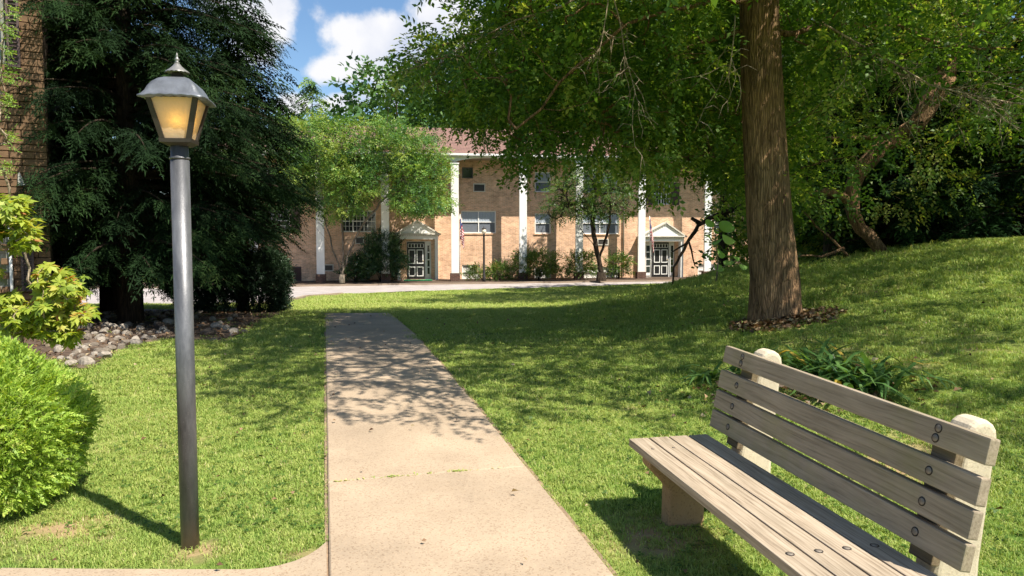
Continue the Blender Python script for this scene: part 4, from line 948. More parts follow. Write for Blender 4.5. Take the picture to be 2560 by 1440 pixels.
def window(rect, kind, sh):
    a, b, c, d = rect; c = max(c, ZG + .02)
    fr = MB(); t = .055; y0, y1 = .05, .11
    fr.box(a, b, y0, y1, d - t, d); fr.box(a, b, y0, y1, c, c + t); fr.box(a, a + t, y0, y1, c + t, d - t); fr.box(b - t, b, y0, y1, c + t, d - t)
    mats = {'grid2': 'glass', 'grid1': 'glass', 'triple': 'glass', 'dark': 'glass', 'curtain2': 'screen', 'curtain1': 'screen', 'pale': 'pale_pane', 'pale2': 'pale_pane'}
    nv = {'grid2': 1, 'triple': 2, 'curtain2': 1, 'pale2': 1}.get(kind, 0)
    xs = [a + t + (b - a - 2 * t) * k / (nv + 1) for k in range(nv + 2)]
    for x in xs[1:-1]: fr.box(x - .025, x + .025, y0 - .003, y1 - .003, c + t, d - t)
    zm = (c + d) / 2
    if kind != 'dark': fr.box(a + t, b - t, y0 - .006, y1 - .006, zm - .025, zm + .025)
    o = fr.build('window', M['white'] if kind not in ('dark',) else M['ac'], bld)
    if kind in ('grid2', 'grid1', 'triple'):
        mu = MB()
        for k in range(len(xs) - 1):
            for q in range(1, 3): x = xs[k] + (xs[k + 1] - xs[k]) * q / 3; mu.box(x - .009, x + .009, y0 + .025, y0 + .04, c + t, d - t)
        for z in (c + (d - c) * .27, c + (d - c) * .74): mu.box(a + t, b - t, y0 + .022, y0 + .038, z - .009, z + .009)
        mu.build('muntin', M['white'], o)
    for k in range(len(xs) - 1):
        MB().box(xs[k], xs[k + 1], y0 + .045, y0 + .05, c + t, zm).build('pane', M[mats[kind]], o)
        up = 'curtain' if kind.startswith('curtain') else mats[kind]
        MB().box(xs[k], xs[k + 1], y0 + .044, y0 + .049, zm, d - t).build('pane', M[up], o)
        if kind.startswith('curtain'):
            fo = MB(); n = 16; w_ = (xs[k + 1] - xs[k]); v = []
            for i in range(n + 1):
                x = xs[k] + w_ * i / n
                for z in (zm + .03, d - t): v.append((x, y0 + .034 + .009 * math.sin(i * 2.4), z))
            fo.add(v, [(2 * i, 2 * i + 2, 2 * i + 3, 2 * i + 1) for i in range(n)]); fo.build('curtain', M['curtain'], o)
    MB().box(a - .05, b + .05, -.05, .05, c - .07, c - .003).build('sill', M['brick'], o)
    w = .5
    for s_ in sh:
        u0 = a - .03 - w if s_ == 'L' else b + .03
        sm = MB().box(u0, u0 + w, -.035, -.003, c - .03, d + .03)
        s2 = sm.build('shutter', M['shutter'], bld); lv = MB(); nlv = 14
        for i in range(nlv):
            z = c + .05 + (d - c - .1) * i / nlv; lv.add([(u0 + .05, -.037, z), (u0 + w - .05, -.037, z), (u0 + w - .05, -.055, z + .05), (u0 + .05, -.055, z + .05)], [(0, 1, 2, 3)])
        lo = lv.build('louvre', M['shutter'], s2)
for w, r in zip(WIN, openings): window(r, w[4], w[5])
for r in openings[len(WIN):len(WIN) + len(ACS)]:
    a, b, c, d = r; fr = MB(); t = .05
    fr.box(a, b, -.04, .06, d - t, d); fr.box(a, b, -.04, .06, c, c + t); fr.box(a, a + t, -.04, .06, c + t, d - t); fr.box(b - t, b, -.04, .06, c + t, d - t)
    o = fr.build('air_conditioner', M['cream'], bld); g = MB().box(a + t, b - t, .02, .05, c + t, d - t)
    for i in range(7): z = c + t + (d - c - 2 * t) * (i + .5) / 7; g.box(a + t, b - t, -.01, .02, z - .01, z + .01)
    g.build('grille', M['ac'], o)
# columns, plinths, entablature with shallow arches
cpx = [800, 963, 1137.5, 1308, 1449, 1605, 1771]; cu = [B2(p, 560, OFF)[0] for p in cpx]; cw = .205
for u in [2 * cu[0] - cu[1], *cu, 2 * cu[-1] - cu[-2]]:
    c = MB().bbox(u - cw, u + cw, -OFF, -OFF + .14, ZG + .42, ZE - .42, .01)
    o = c.build('column', M['white'], bld); MB().box(u - cw - .05, u + cw + .05, -OFF - .05, -OFF + .30, ZG - .3, ZG + .42).build('plinth', M['brick_dark'], o)
    MB().box(u - cw - .03, u + cw + .03, -OFF - .03, -OFF + .17, ZE - .50, ZE - .44).build('capital', M['white'], o)
ends = [UL] + [2 * cu[0] - cu[1], *cu, 2 * cu[-1] - cu[-2]] + [UR]
ent = MB(); ent.box(UL - .3, UR + .3, -OFF - .10, -OFF + .02, ZE - .12, ZE)
for a, b in zip(ends[:-1], ends[1:]):
    n = 10; poly = [(a, ZE - .12), (b, ZE - .12)]
    for k in range(n + 1):
        t = k / n; poly.append((b + (a - b) * t, ZE - .40 + .26 * math.sin(math.pi * t) ** .6))
    ent.prism(poly[::-1], -OFF + .03, -OFF + .20, 'y')
ent.build('entablature', M['white'], bld)
MB().box(UL, UR, -OFF + .21, -.01, ZE - .14, ZE - .10).build('soffit', M['soffit'], bld)
# roof: long slope up to a ridge, hipped ends
ridge_z = B2(1150, 321, -4.6)[1]; ry = 4.6; ye = -OFF - .12
rp = [(UL - .4, ye, ZE + .01), (UR + .4, ye, ZE + .01), (UR + .4, DEP + .6, ZE + .01), (UL - .4, DEP + .6, ZE + .01), (UL + 5, ry, ridge_z), (UR - 5, ry, ridge_z)]
rf = MB().add(rp, [(0, 1, 5, 4), (1, 2, 5), (2, 3, 4, 5), (3, 0, 4), (3, 2, 1, 0)]).build('roof', M['roof'], bld)
gt = MB().box(UL - .5, UR + .5, ye - .10, ye, ZE - .06, ZE + .05); gt.build('gutter', M['white'], bld)
# entrances
for di, (x0, y0, x1, y1, ax, pl, pr, ya, yb_, yc_) in enumerate(DOORS):
    a, b, c, d = wrect(x0, y0, x1, y1); c = ZG + .04
    off = .42; ul = B2(pl, yb_, off)[0]; ur = B2(pr, yb_, off)[0]; za = B2(ax, ya, off)[1]; zb = B2(ax, yb_, off)[1]; zc = B2(ax, yc_, off)[1]; um = B2(ax, 600, off)[0]
    p = MB(); p.box(ul + .12, ur - .12, -off, -.01, zc, zb)
    p.prism([(ul, zb + .003), (ur, zb + .003), (um, za)], -off - .04, -.01, 'y')
    por = p.build('portico', M['white'], bld)
    tr = MB(); s_ = .09
    for (q0, q1) in (((ul - .03, zb), (um, za + .03)), ((ur + .03, zb), (um, za + .03))):
        L_ = math.hypot(q1[0] - q0[0], q1[1] - q0[1]); an = math.atan2(q1[1] - q0[1], q1[0] - q0[0]); n = 13
        nx, nz = (math.sin(an), -math.cos(an)) if q1[0] > q0[0] else (-math.sin(an), math.cos(an))
        if nz > 0: nx, nz = -nx, -nz
        tr.prism([q0, q1, (q1[0] + nx * .07, q1[1] + nz * .07), (q0[0] + nx * .07, q0[1] + nz * .07)], -off - .12, -off - .045, 'y')
        for i in range(1, n):
            cx_, cz_ = q0[0] + (q1[0] - q0[0]) * i / n + nx * .11, q0[1] + (q1[1] - q0[1]) * i / n + nz * .11; tr.box(cx_ - .03, cx_ + .03, -off - .09, -off - .045, cz_ - .035, cz_ + .035)
    tr.box(ul - .03, ur + .03, -off - .12, -off - .045, zb - .03, zb + .035)
    n = 24
    for i in range(n): x = ul + .1 + (ur - ul - .2) * (i + .5) / n; tr.box(x - .025, x + .025, -off - .07, -off - .004, zb - .11, zb - .04)
    tr.build('dentil_trim', M['cream'], por)
    for uu in (ul + .17, ur - .29):
        MB().box(uu, uu + .16, -off + .02, -.015, ZG + .0, zc - .002).build('pilaster', M['white'], por)
    if di == 0: MB().lathe([(.03, 0), (.02, .03), (.045, .08), (.012, .13), (.006, .3)], 8, (um, -off + .1, za - .01)).build('finial', M['gold'], por)
    # back panel with the door and its sidelights
    bp = MB().box(a, b, .10, .13, c, d).build('door_surround', M['white'], bld)
    du0 = B2(1018 if di == 0 else 1632, 650)[0]; du1 = B2(1062 if di == 0 else 1672, 650)[0]; dz1 = d - .05
    dr = MB().bbox(du0, du1, .03, .095, c, dz1, .006).build('door', M['black'], bld)
    wdt = du1 - du0; um_ = (du0 + du1) / 2
    def fpanel(x0, x1, z0, z1):
        f = MB(); t = .045; f.box(x0, x1, .016, .029, z1 - t, z1); f.box(x0, x1, .016, .029, z0, z0 + t); f.box(x0, x0 + t, .016, .029, z0 + t, z1 - t); f.box(x1 - t, x1, .016, .029, z0 + t, z1 - t); f.build('panel_moulding', M['white'], dr)
    hh = dz1 - c
    for k in (0, 1):
        x0_ = du0 + wdt * (.08 + .46 * k); x1_ = x0_ + wdt * .38; fpanel(x0_, x1_, c + hh * .08, c + hh * .34); fpanel(x0_, x1_, c + hh * .42, c + hh * .80)
    lg = MB(); z0_, z1_ = c + hh * .86, c + hh * .95
    lg.box(du0 + .06, du1 - .06, .016, .029, z0_ - .02, z0_); lg.box(du0 + .06, du1 - .06, .016, .029, z1_, z1_ + .02)
    for k in range(6): x = du0 + .06 + (wdt - .12) * k / 5; lg.box(x - .016, x + .016, .0165, .0285, z0_, z1_)
    lg.build('top_light', M['white'], dr)
    MB().lathe([(.0, 0), (.03, .01), (.03, .03), (.0, .04)], 8, (0, 0, 0), M=Matrix.Translation((du1 - .09, .03, c + 1.0)) @ Matrix.Rotation(math.pi / 2, 4, 'X')).build('handle', M['gold'], dr)
    sides = [(du1 + .10, b - .04)] + ([(a + .04, du0 - .10)] if di else [])
    for (s0, s1) in sides:
        sl = MB().box(s0, s1, .06, .095, c + .1, d - .12).build('sidelight', M['white'], bld); n = 4
        for k in range(n):
            z0_ = c + .25 + (d - c - .45) * k / n; MB().box(s0 + .045, s1 - .045, .05, .058, z0_ + .03, z0_ + (d - c - .45) / n - .03).build('pane', M['glass'], sl)
    MB().box(a - .25, b + .25, -off - .5, -.02, ZG - .3, ZG + .03).build('step', M['kerb'], bld)
mt = MB().bbox(0, 1.5, 0, .8, 0, .02, .008).build('door_mat', M['mat_green']); u, z = B2(1010, 698, 1.2); p = bO + bE * u - bN * 1.3; mt.location = (p.x, p.y, ZG + .035); mt.rotation_euler = (0, 0, TH)
tag(mt, 'green carpet mat on the step before the left entrance door', 'door mat')
# downpipe
u = B2(1558, 600)[0]; dp = MB().tube([(u, -.08, ZG + .1), (u, -.08, ZE - .7), (u, -.2, ZE - .45), (u, -.5, ZE - .15)], .04, 8).build('downpipe', M['cream'], bld)

# distant post lamps
def far_lamp(px, pt, pb, Y, label, glow=True):
    b = at(px, pb, Y); t = at(px, pt, Y); root = empty('post_lamp', tuple(b), 0, label, 'street lamp', 'black post lamps in front of the building'); h = t.z - b.z
    MB().lathe([(.09, -.3), (.09, .12), (.055, .2), (.05, h - .42), (.07, h - .40), (.05, h - .36)], 10).build('post', M['iron'], root)
    MB().lathe([(.06, h - .36), (.12, h - .27), (.125, h - .18), (.09, h - .1), (.04, h - .08)], 12).build('globe', M['lampglobe'], root)
    MB().lathe([(.13, h - .09), (.10, h - .06), (.03, h - .02), (.012, h + .06)], 10).build('lamp_cap', M['iron'], root)
m, nt, N, L, Bs = mat('lamp_globe'); Bs.inputs['Base Color'].default_value = (.75, .68, .55, 1); Bs.inputs['Roughness'].default_value = .3; M['lampglobe'] = m
far_lamp(1210, 568, 697, 40.3, 'black post lamp with pale globe in front of the wide curtained window')
far_lamp(1826, 568, 690, 40.8, 'black post lamp at the right end of the building, beside the big trunk')
# flags on poles
def flag_mat():
    m, nt, N, L, B = mat('striped_flag'); tc = N.new('ShaderNodeTexCoord'); sp = N.new('ShaderNodeSeparateXYZ'); L.new(tc.outputs['UV'], sp.inputs[0])
    w = N.new('ShaderNodeMath'); w.operation = 'MULTIPLY'; L.new(sp.outputs[1], w.inputs[0]); w.inputs[1].default_value = 6.5
    fr = N.new('ShaderNodeMath'); fr.operation = 'FRACT'; L.new(w.outputs[0], fr.inputs[0]); gt_ = N.new('ShaderNodeMath'); gt_.operation = 'GREATER_THAN'; L.new(fr.outputs[0], gt_.inputs[0]); gt_.inputs[1].default_value = .5
    mx = N.new('ShaderNodeMix'); mx.data_type = 'RGBA'; L.new(gt_.outputs[0], mx.inputs['Factor']); mx.inputs['A'].default_value = (.42, .03, .04, 1); mx.inputs['B'].default_value = (.68, .64, .62, 1)
    a = N.new('ShaderNodeMath'); a.operation = 'LESS_THAN'; L.new(sp.outputs[0], a.inputs[0]); a.inputs[1].default_value = .4
    b = N.new('ShaderNodeMath'); b.operation = 'GREATER_THAN'; L.new(sp.outputs[1], b.inputs[0]); b.inputs[1].default_value = .46
    c = N.new('ShaderNodeMath'); c.operation = 'MULTIPLY'; L.new(a.outputs[0], c.inputs[0]); L.new(b.outputs[0], c.inputs[1])
    vo = N.new('ShaderNodeTexVoronoi'); vo.inputs['Scale'].default_value = 22; L.new(tc.outputs['UV'], vo.inputs['Vector']); st = N.new('ShaderNodeMath'); st.operation = 'LESS_THAN'; L.new(vo.outputs['Distance'], st.inputs[0]); st.inputs[1].default_value = .22
    mb_ = N.new('ShaderNodeMix'); mb_.data_type = 'RGBA'; L.new(st.outputs[0], mb_.inputs['Factor']); mb_.inputs['A'].default_value = (.02, .03, .12, 1); mb_.inputs['B'].default_value = (.7, .7, .7, 1)
    m2 = N.new('ShaderNodeMix'); m2.data_type = 'RGBA'; L.new(c.outputs[0], m2.inputs['Factor']); L.new(mx.outputs['Result'], m2.inputs['A']); L.new(mb_.outputs['Result'], m2.inputs['B'])
    L.new(m2.outputs['Result'], B.inputs['Base Color']); B.inputs['Roughness'].default_value = .8; return m
M['flag'] = flag_mat()
def flag(base, top, ftop, flen, label):
    """limp flag hanging from a pole: base/top are points, cloth gathered along the upper pole"""
    root = empty('flag_pole', tuple(base), 0, label, 'flag', 'limp flags before the entrances'); b = Vector(base); t = Vector(top) - b
    MB().tube([Vector((0, 0, 0)), t], .022, 8).build('pole', M['white'], root); MB().lathe([(.0, 0), (.035, .03), (.0, .07)], 8, tuple(t)).build('finial', M['gold'], root)
    nu, nv = 14, 10; V = []; uv = []
    for i in range(nu + 1):
        for j in range(nv + 1):
            u = i / nu; v = j / nv      # u out from the pole, v along the hoist (1 = top)
            p = t * (ftop - (1 - v) * .28); spread = .25 * u
            V.append((p.x + spread * math.cos(.5) + .05 * math.sin(u * 17 + v * 2), p.y - .03 + .07 * math.cos(u * 15 + v), p.z - flen * u * (1 - .25 * (1 - v)))); uv.append((u, v))
    F = [(i * (nv + 1) + j, (i + 1) * (nv + 1) + j, (i + 1) * (nv + 1) + j + 1, i * (nv + 1) + j + 1) for i in range(nu) for j in range(nv)]
    o = MB().add(V, F, True).build('cloth', M['flag'], root); l = o.data.uv_layers.new(name='UVMap')
    for lp in o.data.loops: l.data[lp.index].uv = uv[lp.vertex_index]
    sd = o.modifiers.new('thick', 'SOLIDIFY'); sd.thickness = .004
Yf = 39.9
flag(at(1149, 690, Yf), at(1150, 536, Yf), .95, 1.0, 'limp striped flag hanging beside the white column right of the left entrance')
flag(at(1627, 693, 41.0), at(1624, 540, 41.0), .97, 1.3, 'limp striped flag on a pole before the right entrance')

# ------------------------------------------------------------------ shrubs
def shrub(name, label, c, r, n, tm, leafmat, seed, scale=1, cat='shrub', group=None, stems=8, shell=.55, droop=.0, tint=.5, tv=.25, lump=.12, box=False, barkm='bark_dark', flatb=True, up=0.):
    """leafy shrub: stems from the base and a shell of leafy twigs with an uneven outline"""
    root = empty(name, tuple(c), 0, label, cat, group); f = Foliage(seed); rng = f.rng; base = np.array(c, float)
    d = rng.normal(0, 1, (n, 3)); d /= np.linalg.norm(d, axis=1)[:, None]
    if flatb: d[:, 2] = np.where(d[:, 2] < -.75, -d[:, 2], d[:, 2])
    rad = shell + (1 - shell) * rng.random(n) ** .6
    if box: k = .55; d2 = np.sign(d) * np.abs(d) ** k; d2 /= np.abs(d2).max(1)[:, None] ** .8; dd = d2
    else: dd = d
    lum = 1 + lump * (np.sin(d[:, 0] * 5 + seed) * np.sin(d[:, 1] * 6 + 2) + np.sin(d[:, 2] * 7 + seed))
    P = base + [0, 0, r[2]] + dd * (rad * lum)[:, None] * np.array(r)
    ok = P[:, 2] > base[2] + .02; P, d = P[ok], d[ok]; m = len(P)
    dirs = d + rng.normal(0, .45, (m, 3)); dirs[:, 2] += up - droop
    R = frames(dirs, rng.normal(0, 1, (m, 3)), rng.uniform(0, 6, m)); w = rng.integers(0, len(tm), m); tn = tint + rng.uniform(-tv, tv, m)
    for k in range(len(tm)): q = w == k; f.stamp(tm[k], P[q], R[q], scale * rng.uniform(.75, 1.25, q.sum()), tn[q])
    mb = MB(); rr = random.Random(seed)
    for i in range(stems):
        a = rr.uniform(0, 6.28); e = base + [r[0] * .7 * math.cos(a) * rr.random(), r[1] * .7 * math.sin(a) * rr.random(), r[2] * rr.uniform(1.1, 1.7)]; b0 = base + [r[0] * .12 * math.cos(a), r[1] * .12 * math.sin(a), -.05]
        mb.tube([b0, (b0 + e) / 2 + np.array([rr.gauss(0, .05) for _ in range(3)]), e], [.012 + .01 * r[2], .008 + .005 * r[2], .004], 5)
    rehang(mb.build('stems', M[barkm], root), root); rehang(f.build('foliage', leafmat, root), root); print(name, f.count()); return root
# clipped bright arborvitae at the lower left corner
AB = [t_frond(200 + i, 4, .06, .0062, 0, .1) for i in range(4)]
bc = Vector((-2.95, 4.12, h1(-2.95, 4.12) - .05))
shrub('arborvitae_bush', 'rounded bright green arborvitae bush in the lower left corner of the lawn', bc, (.53, .53, .47), 12500, AB, M['arbor'], 201, 1.0, 'bush', shell=.78, lump=.055, up=.25, tint=.5, tv=.28)
# yellow-green shrub left, loose whorls
WH = []
for i in range(3):
    r_ = np.random.default_rng(300 + i); o_ = []
    for k in range(9): 
        q = leaf_quad(.085 * r_.uniform(.7, 1.1), .034); t_ = r_.uniform(-.1, .7); q = q @ np.array([[math.cos(t_), 0, math.sin(t_)], [0, 1, 0], [-math.sin(t_), 0, math.cos(t_)]]).T; o_.append(q @ rotz(k * 2 * math.pi / 9 + r_.uniform(-.2, .2)).T)
    WH.append(np.concatenate(o_))
def loose_shrub(name, label, base, blobs, Y, n, tm, leafmat, seed, scale, cat='shrub', barkm='bark_pale', upz=1.0):
    root = empty(name, tuple(base), 0, label, cat); rng = np.random.default_rng(seed); sk = Skeleton([np.array(base) - [0, 0, .05], np.array(base) + [0, 0, .15]], [.03, .025], seed)
    tg = pxcloud(blobs, Y, .35, n, .07)(rng); sk.grow(tg, sag=-.05, seg=.15, updown=.3)
    rehang(sk.mesh('stems', M[barkm], root, tip=.0032, rmax=.02), root); f = Foliage(seed); T = np.array([t for _, t, _ in sk.tips]); m = len(T)
    for rep in range(2):
        d = rng.normal(0, .35, (m, 3)); d[:, 0] += 1; R = frames(d, np.tile([0, -.35, 1.], (m, 1)) + rng.normal(0, .3, (m, 3)), rng.normal(0, .2, m)); w = rng.integers(0, len(tm), m)
        TT = T + rng.normal(0, .03, T.shape) * rep
        for k in range(len(tm)): q = w == k; f.stamp(tm[k], TT[q], R[q], scale * rng.uniform(.7, 1.2, q.sum()), .55 + rng.uniform(-.3, .3, q.sum()))
    rehang(f.build('leaves', leafmat, root), root); print(name, m, f.count())
lsb = Vector((-4.45, 6.9, h1(-4.45, 6.9)))
loose_shrub('rhododendron', 'loose yellow-green shrub with whorled leaves between the brick wall and the rounded bush', lsb,
    [(40, 560, 55, 35), (20, 520, 40, 40), (60, 595, 35, 25), (130, 700, 45, 40), (170, 730, 35, 35), (110, 780, 60, 40), (60, 800, 70, 35), (200, 785, 30, 22), (150, 830, 50, 25), (20, 770, 40, 40), (-60, 700, 60, 120), (-40, 560, 40, 60)], 6.9, 330, WH, M['azalea'], 301, 1.15)
loose_shrub('climbing_vine', 'light green vine climbing the brick wall at the left edge', (-5.9, 9.6, h1(-5.9, 9.6)),
    [(10, 190, 14, 20), (5, 250, 14, 30), (12, 345, 10, 20), (5, 420, 12, 16), (0, 20, 25, 30), (8, 120, 8, 50), (-40, 200, 30, 200), (6, 60, 14, 20)], 8.9, 90, TW[:2], M['vine'], 303, .33, 'vine')
# hedge and clipped bushes under the hemlock
YW = [t_twig(400 + i, 10, .10, .030, .35) for i in range(3)]
hc = on_ground(590, 783)
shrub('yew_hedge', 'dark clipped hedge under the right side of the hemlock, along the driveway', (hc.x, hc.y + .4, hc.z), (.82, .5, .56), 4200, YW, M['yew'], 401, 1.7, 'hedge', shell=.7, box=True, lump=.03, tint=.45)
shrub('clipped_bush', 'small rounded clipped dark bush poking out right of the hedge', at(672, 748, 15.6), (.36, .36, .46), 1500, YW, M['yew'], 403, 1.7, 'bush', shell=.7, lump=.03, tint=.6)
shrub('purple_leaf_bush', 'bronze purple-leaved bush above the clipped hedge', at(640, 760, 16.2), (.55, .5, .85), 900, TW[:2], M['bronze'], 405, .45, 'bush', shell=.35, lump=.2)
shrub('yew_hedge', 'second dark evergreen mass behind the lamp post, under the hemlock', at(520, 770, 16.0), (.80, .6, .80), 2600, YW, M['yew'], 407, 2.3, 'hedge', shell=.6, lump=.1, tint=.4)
# shrubs before the building
SH = [t_twig(500 + i, 8, .30, .10, .55) for i in range(3)]
sg = 'shrubs in the bed before the building'
for px, pb, rx, ry, lab, lm, nn, sd in [
        (957, 703, 1.15, 2.35, 'tall dark glossy bush left of the left entrance door', 'darkshrub', 1500, 1), (1338, 699, 1.45, 1.45, 'broad leafy shrub with stems showing, centre of the bed', 'shrub', 700, 2),
        (1452, 697, .95, 1.5, 'upright leafy shrub just left of the crooked forked tree', 'shrub', 420, 3), (1546, 694, .75, 1.35, 'thin leafy shrub just right of the crooked forked tree', 'shrub', 260, 4),
        (1245, 701, .75, .85, 'low straggly shrub right of the black post lamp', 'shrub', 260, 5), (1190, 702, .5, .6, 'low sparse plant below the pale basement window', 'shrub', 130, 6),
        (890, 703, .7, 1.15, 'dark low bush between the pale feathery tree and the tall dark bush', 'darkshrub', 420, 7)]:
    p = at(px, pb, 40.9 + .165 * ((px - 1280) / FPX * 41 + 3.16) - .1)
    shrub('garden_shrub', lab, (p.x, p.y, max(p.z, ZG - .08)), (rx, rx * .7, ry * .5), nn, SH, M[lm], 510 + sd, 1.0, 'shrub', sg, stems=9, shell=.25, lump=.22)
# sapling with large round leaves
def sapling():
    b = on_ground(1790, 708); Y = b.y; b = at(1790, 704, Y); mb = MB(); root = empty('sapling', tuple(b), 0, 'young sapling with large round bright green leaves just left of the big trunk', 'plant'); stem = [at(x, y, Y) for x, y in ((1790, 708), (1795, 660), (1790, 610), (1786, 565), (1792, 540))]
    mb.tube(stem, [.02, .016, .012, .009, .006], 6); st2 = [at(x, y, Y) for x, y in ((1793, 680), (1815, 662), (1840, 650), (1858, 662))]; mb.tube(st2, [.014, .01, .008, .005], 5)
    rehang(mb.build('stem', M['bark_pale'], root), root)
    L_ = [(1775, 557, 30, .3), (1795, 545, 30, 1.2), (1815, 565, 42, -.1), (1772, 590, 34, 2.4), (1790, 602, 32, -1.2), (1820, 596, 42, .1), (1803, 632, 36, 1.0), (1775, 640, 36, 2.8), (1798, 668, 30, -1.2), (1820, 655, 28, .2), (1842, 645, 26, 1.1), (1858, 665, 28, 0), (1790, 578, 20, .5)]
    for i, (x, y, s_, a) in enumerate(L_):
        c = at(x, y, Y); k = s_ / FPX * Y * .88; n = 12; v = [(0, 0, 0)]; r = random.Random(i)
        for j in range(n + 1): t = j / n * 2 * math.pi; rr = k * .5 * (1.0 + .32 * math.cos(t) ** 9 if math.cos(t) > 0 else 1.0); v.append((rr * math.cos(t), .8 * rr * math.sin(t), -.16 * k * abs(math.sin(t)) - .06 * k * math.cos(t)))
        lf = MB().add(v, [(0, j + 1, j + 2) for j in range(n)], True).build('leaf', M['sapling'], root)
        lf.location = c - Vector(root.location); lf.rotation_euler = (math.radians(r.uniform(20, 75)), r.uniform(-.5, .5), a * .6 + r.uniform(-.4, .4))
        at_ = lf.data.attributes.new('tint', 'FLOAT', 'FACE'); at_.data.foreach_set('value', [r.uniform(.2, .9)] * n)
sapling()
# strap-leaved clumps behind the bench
def strap(label, c, n, seed, ln=.42, R_=.22):
    V = []; Q = []; T = []; rng = random.Random(seed)
    for i in range(n):
        a = rng.uniform(0, 6.28); L_ = ln * rng.uniform(.6, 1.15); w = rng.uniform(.015, .027); p0 = Vector((rng.gauss(0, R_ * .5), rng.gauss(0, R_ * .3), 0)); d = Vector((math.cos(a), math.sin(a), 0)); el = rng.uniform(.8, 1.45); s_ = Vector((-d.y, d.x, 0)); b = len(V); n_ = 7; z = 0; r = 0
        for k in range(n_ + 1):
            t = k / n_; e = el - t * rng.uniform(1.2, 2.3); 
            if k: r += math.cos(e) * L_ / n_; z += math.sin(e) * L_ / n_
            p = p0 + d * r + Vector((0, 0, max(z, .004))); ww = w * (1 - t ** 2.5) + .001; V += [p + s_ * ww, p - s_ * ww]
        Q += [(b + 2 * k, b + 2 * k + 1, b + 2 * k + 3, b + 2 * k + 2) for k in range(n_)]; tt = rng.uniform(.15, .75) if rng.random() > .025 else 1.3; T += [tt] * n_
    o = quad_object('strap_leaf_plant', np.array([tuple(v) for v in V]), np.array(Q), M['lily'], None, T, True); o.location = c; tag(o, label, 'plant', 'strap-leaved plants behind the bench')
for i, (px, py, n, lab) in enumerate([(2075, 950, 62, 'arching strap-leaved plant behind the middle of the bench back, largest clump'), (2165, 975, 48, 'strap-leaved plant at the right end of the clumps, with upright leaves'), (1995, 925, 34, 'strap-leaved plant just right of the far bench post'), (1775, 955, 26, 'small strap-leaved tuft left of the far end of the bench')]):
    g = on_ground(px, py); strap(lab, (g.x, g.y, g.z - .01), n, 600 + i, .72 if i < 2 else .5, .3 if i < 2 else .2)

# ------------------------------------------------------------------ stone bed and litter
bed = [(150, 905), (215, 930), (270, 895), (330, 868), (430, 850), (560, 858), (640, 820), (660, 800), (560, 786), (420, 780), (240, 775), (120, 800)]
bedw = [on_ground(*p) for p in bed]
def in_poly(x, y, P):
    c = False; n = len(P); j = n - 1
    for i in range(n):
        if (P[i][1] > y) != (P[j][1] > y) and x < (P[j][0] - P[i][0]) * (y - P[i][1]) / (P[j][1] - P[i][1]) + P[i][0]: c = not c
        j = i
    return c
bedp = [(p.x, p.y) for p in bedw]
bx = [p[0] for p in bedp]; by = [p[1] for p in bedp]
bedp2 = bedp[:8] + [(-4.6, 15.5), (-5, 17.5), (-13, 18), (-12, 9)]
def bedmask(x, y): return np.array([in_poly(a, b, bedp2) for a, b in zip(x, y)])
xs_ = np.arange(-13, -3, .1); ys_ = np.arange(6, 18.5, .1)
tag(grid_sheet('planting_bed', xs_, ys_, lambda x, y: H(x, y) + .012, M['mulch'], mask=bedmask), kind='structure')
rngR = random.Random(12)
def rock_mesh(k):
    bm = bmesh.new(); bmesh.ops.create_icosphere(bm, subdivisions=2, radius=.5); r = random.Random(k)
    ax = [Vector([r.gauss(0, 1) for _ in range(3)]).normalized() for _ in range(7)]; dd = [r.uniform(.26, .42) for _ in ax]
    for v in bm.verts:
        for a, d in zip(ax, dd):
            q = v.co.dot(a)
            if q > d: v.co -= a * (q - d) * .9
        v.co *= r.uniform(.96, 1.04)
    me = bpy.data.meshes.new('rock'); bm.to_mesh(me); bm.free(); return me
rocks = []
for k in range(9):
    me = rock_mesh(k); me.materials.append([M['rock'], M['rock2'], M['rock3']][k % 3]); rocks.append(me)
cnt = 0; taken = []
tries = 0
while cnt < 210 and tries < 6000:
    tries += 1; px = rngR.uniform(140, 620); py = rngR.uniform(778, 925); 
    if not in_poly(px, py, bed) or (px > 480 and rngR.random() < .75): continue
    g = on_ground(px, py); s_ = rngR.uniform(.09, .2) * (1.35 if rngR.random() < .12 else 1)
    if any((g.x - a) ** 2 + (g.y - b) ** 2 < ((s_ + c) * .36) ** 2 for a, b, c in taken): continue
    taken.append((g.x, g.y, s_)); o = bpy.data.objects.new('rock', rocks[rngR.randrange(9)]); COL.objects.link(o); o.location = (g.x, g.y, g.z + s_ * .16); o.scale = (s_, s_ * rngR.uniform(.7, 1), s_ * rngR.uniform(.5, .75)); o.rotation_euler = (rngR.uniform(-.3, .3), rngR.uniform(-.3, .3), rngR.uniform(0, 6.28)); cnt += 1
    tag(o, 'rough grey-brown rock lying among many in the stone bed under the hemlock', 'rock', 'rocks in the bed under the hemlock')
def litter(name, label, pts, s_, seed, lift=.02):
    f = Foliage(seed); rng = f.rng; P = np.array(pts, float); n = len(P); P[:, 2] = H(P[:, 0], P[:, 1]) + lift + rng.random(n) * .02
    d = rng.normal(0, 1, (n, 3)); d[:, 2] *= .25; R = frames(d, np.tile([0, 0, 1.], (n, 1)) + rng.normal(0, .3, (n, 3)), rng.normal(0, .5, n)); lq = leaf_quad(.07, .045, .3)
    f.stamp(lq, P, R, s_ * rng.uniform(.6, 1.3, n), rng.uniform(.1, 1, n)); o = f.build(name, M['litter']); tag(o, label, 'leaf litter', kind='stuff')
rr = np.random.default_rng(5)
n = 1300; a = rr.uniform(0, 6.28, n); q = rr.random(n) ** .8 * .72
P1 = np.stack([BT.x + .0 + q * np.cos(a) * .95, BT.y - .35 + q * np.sin(a) * .9, 0 * q], 1)
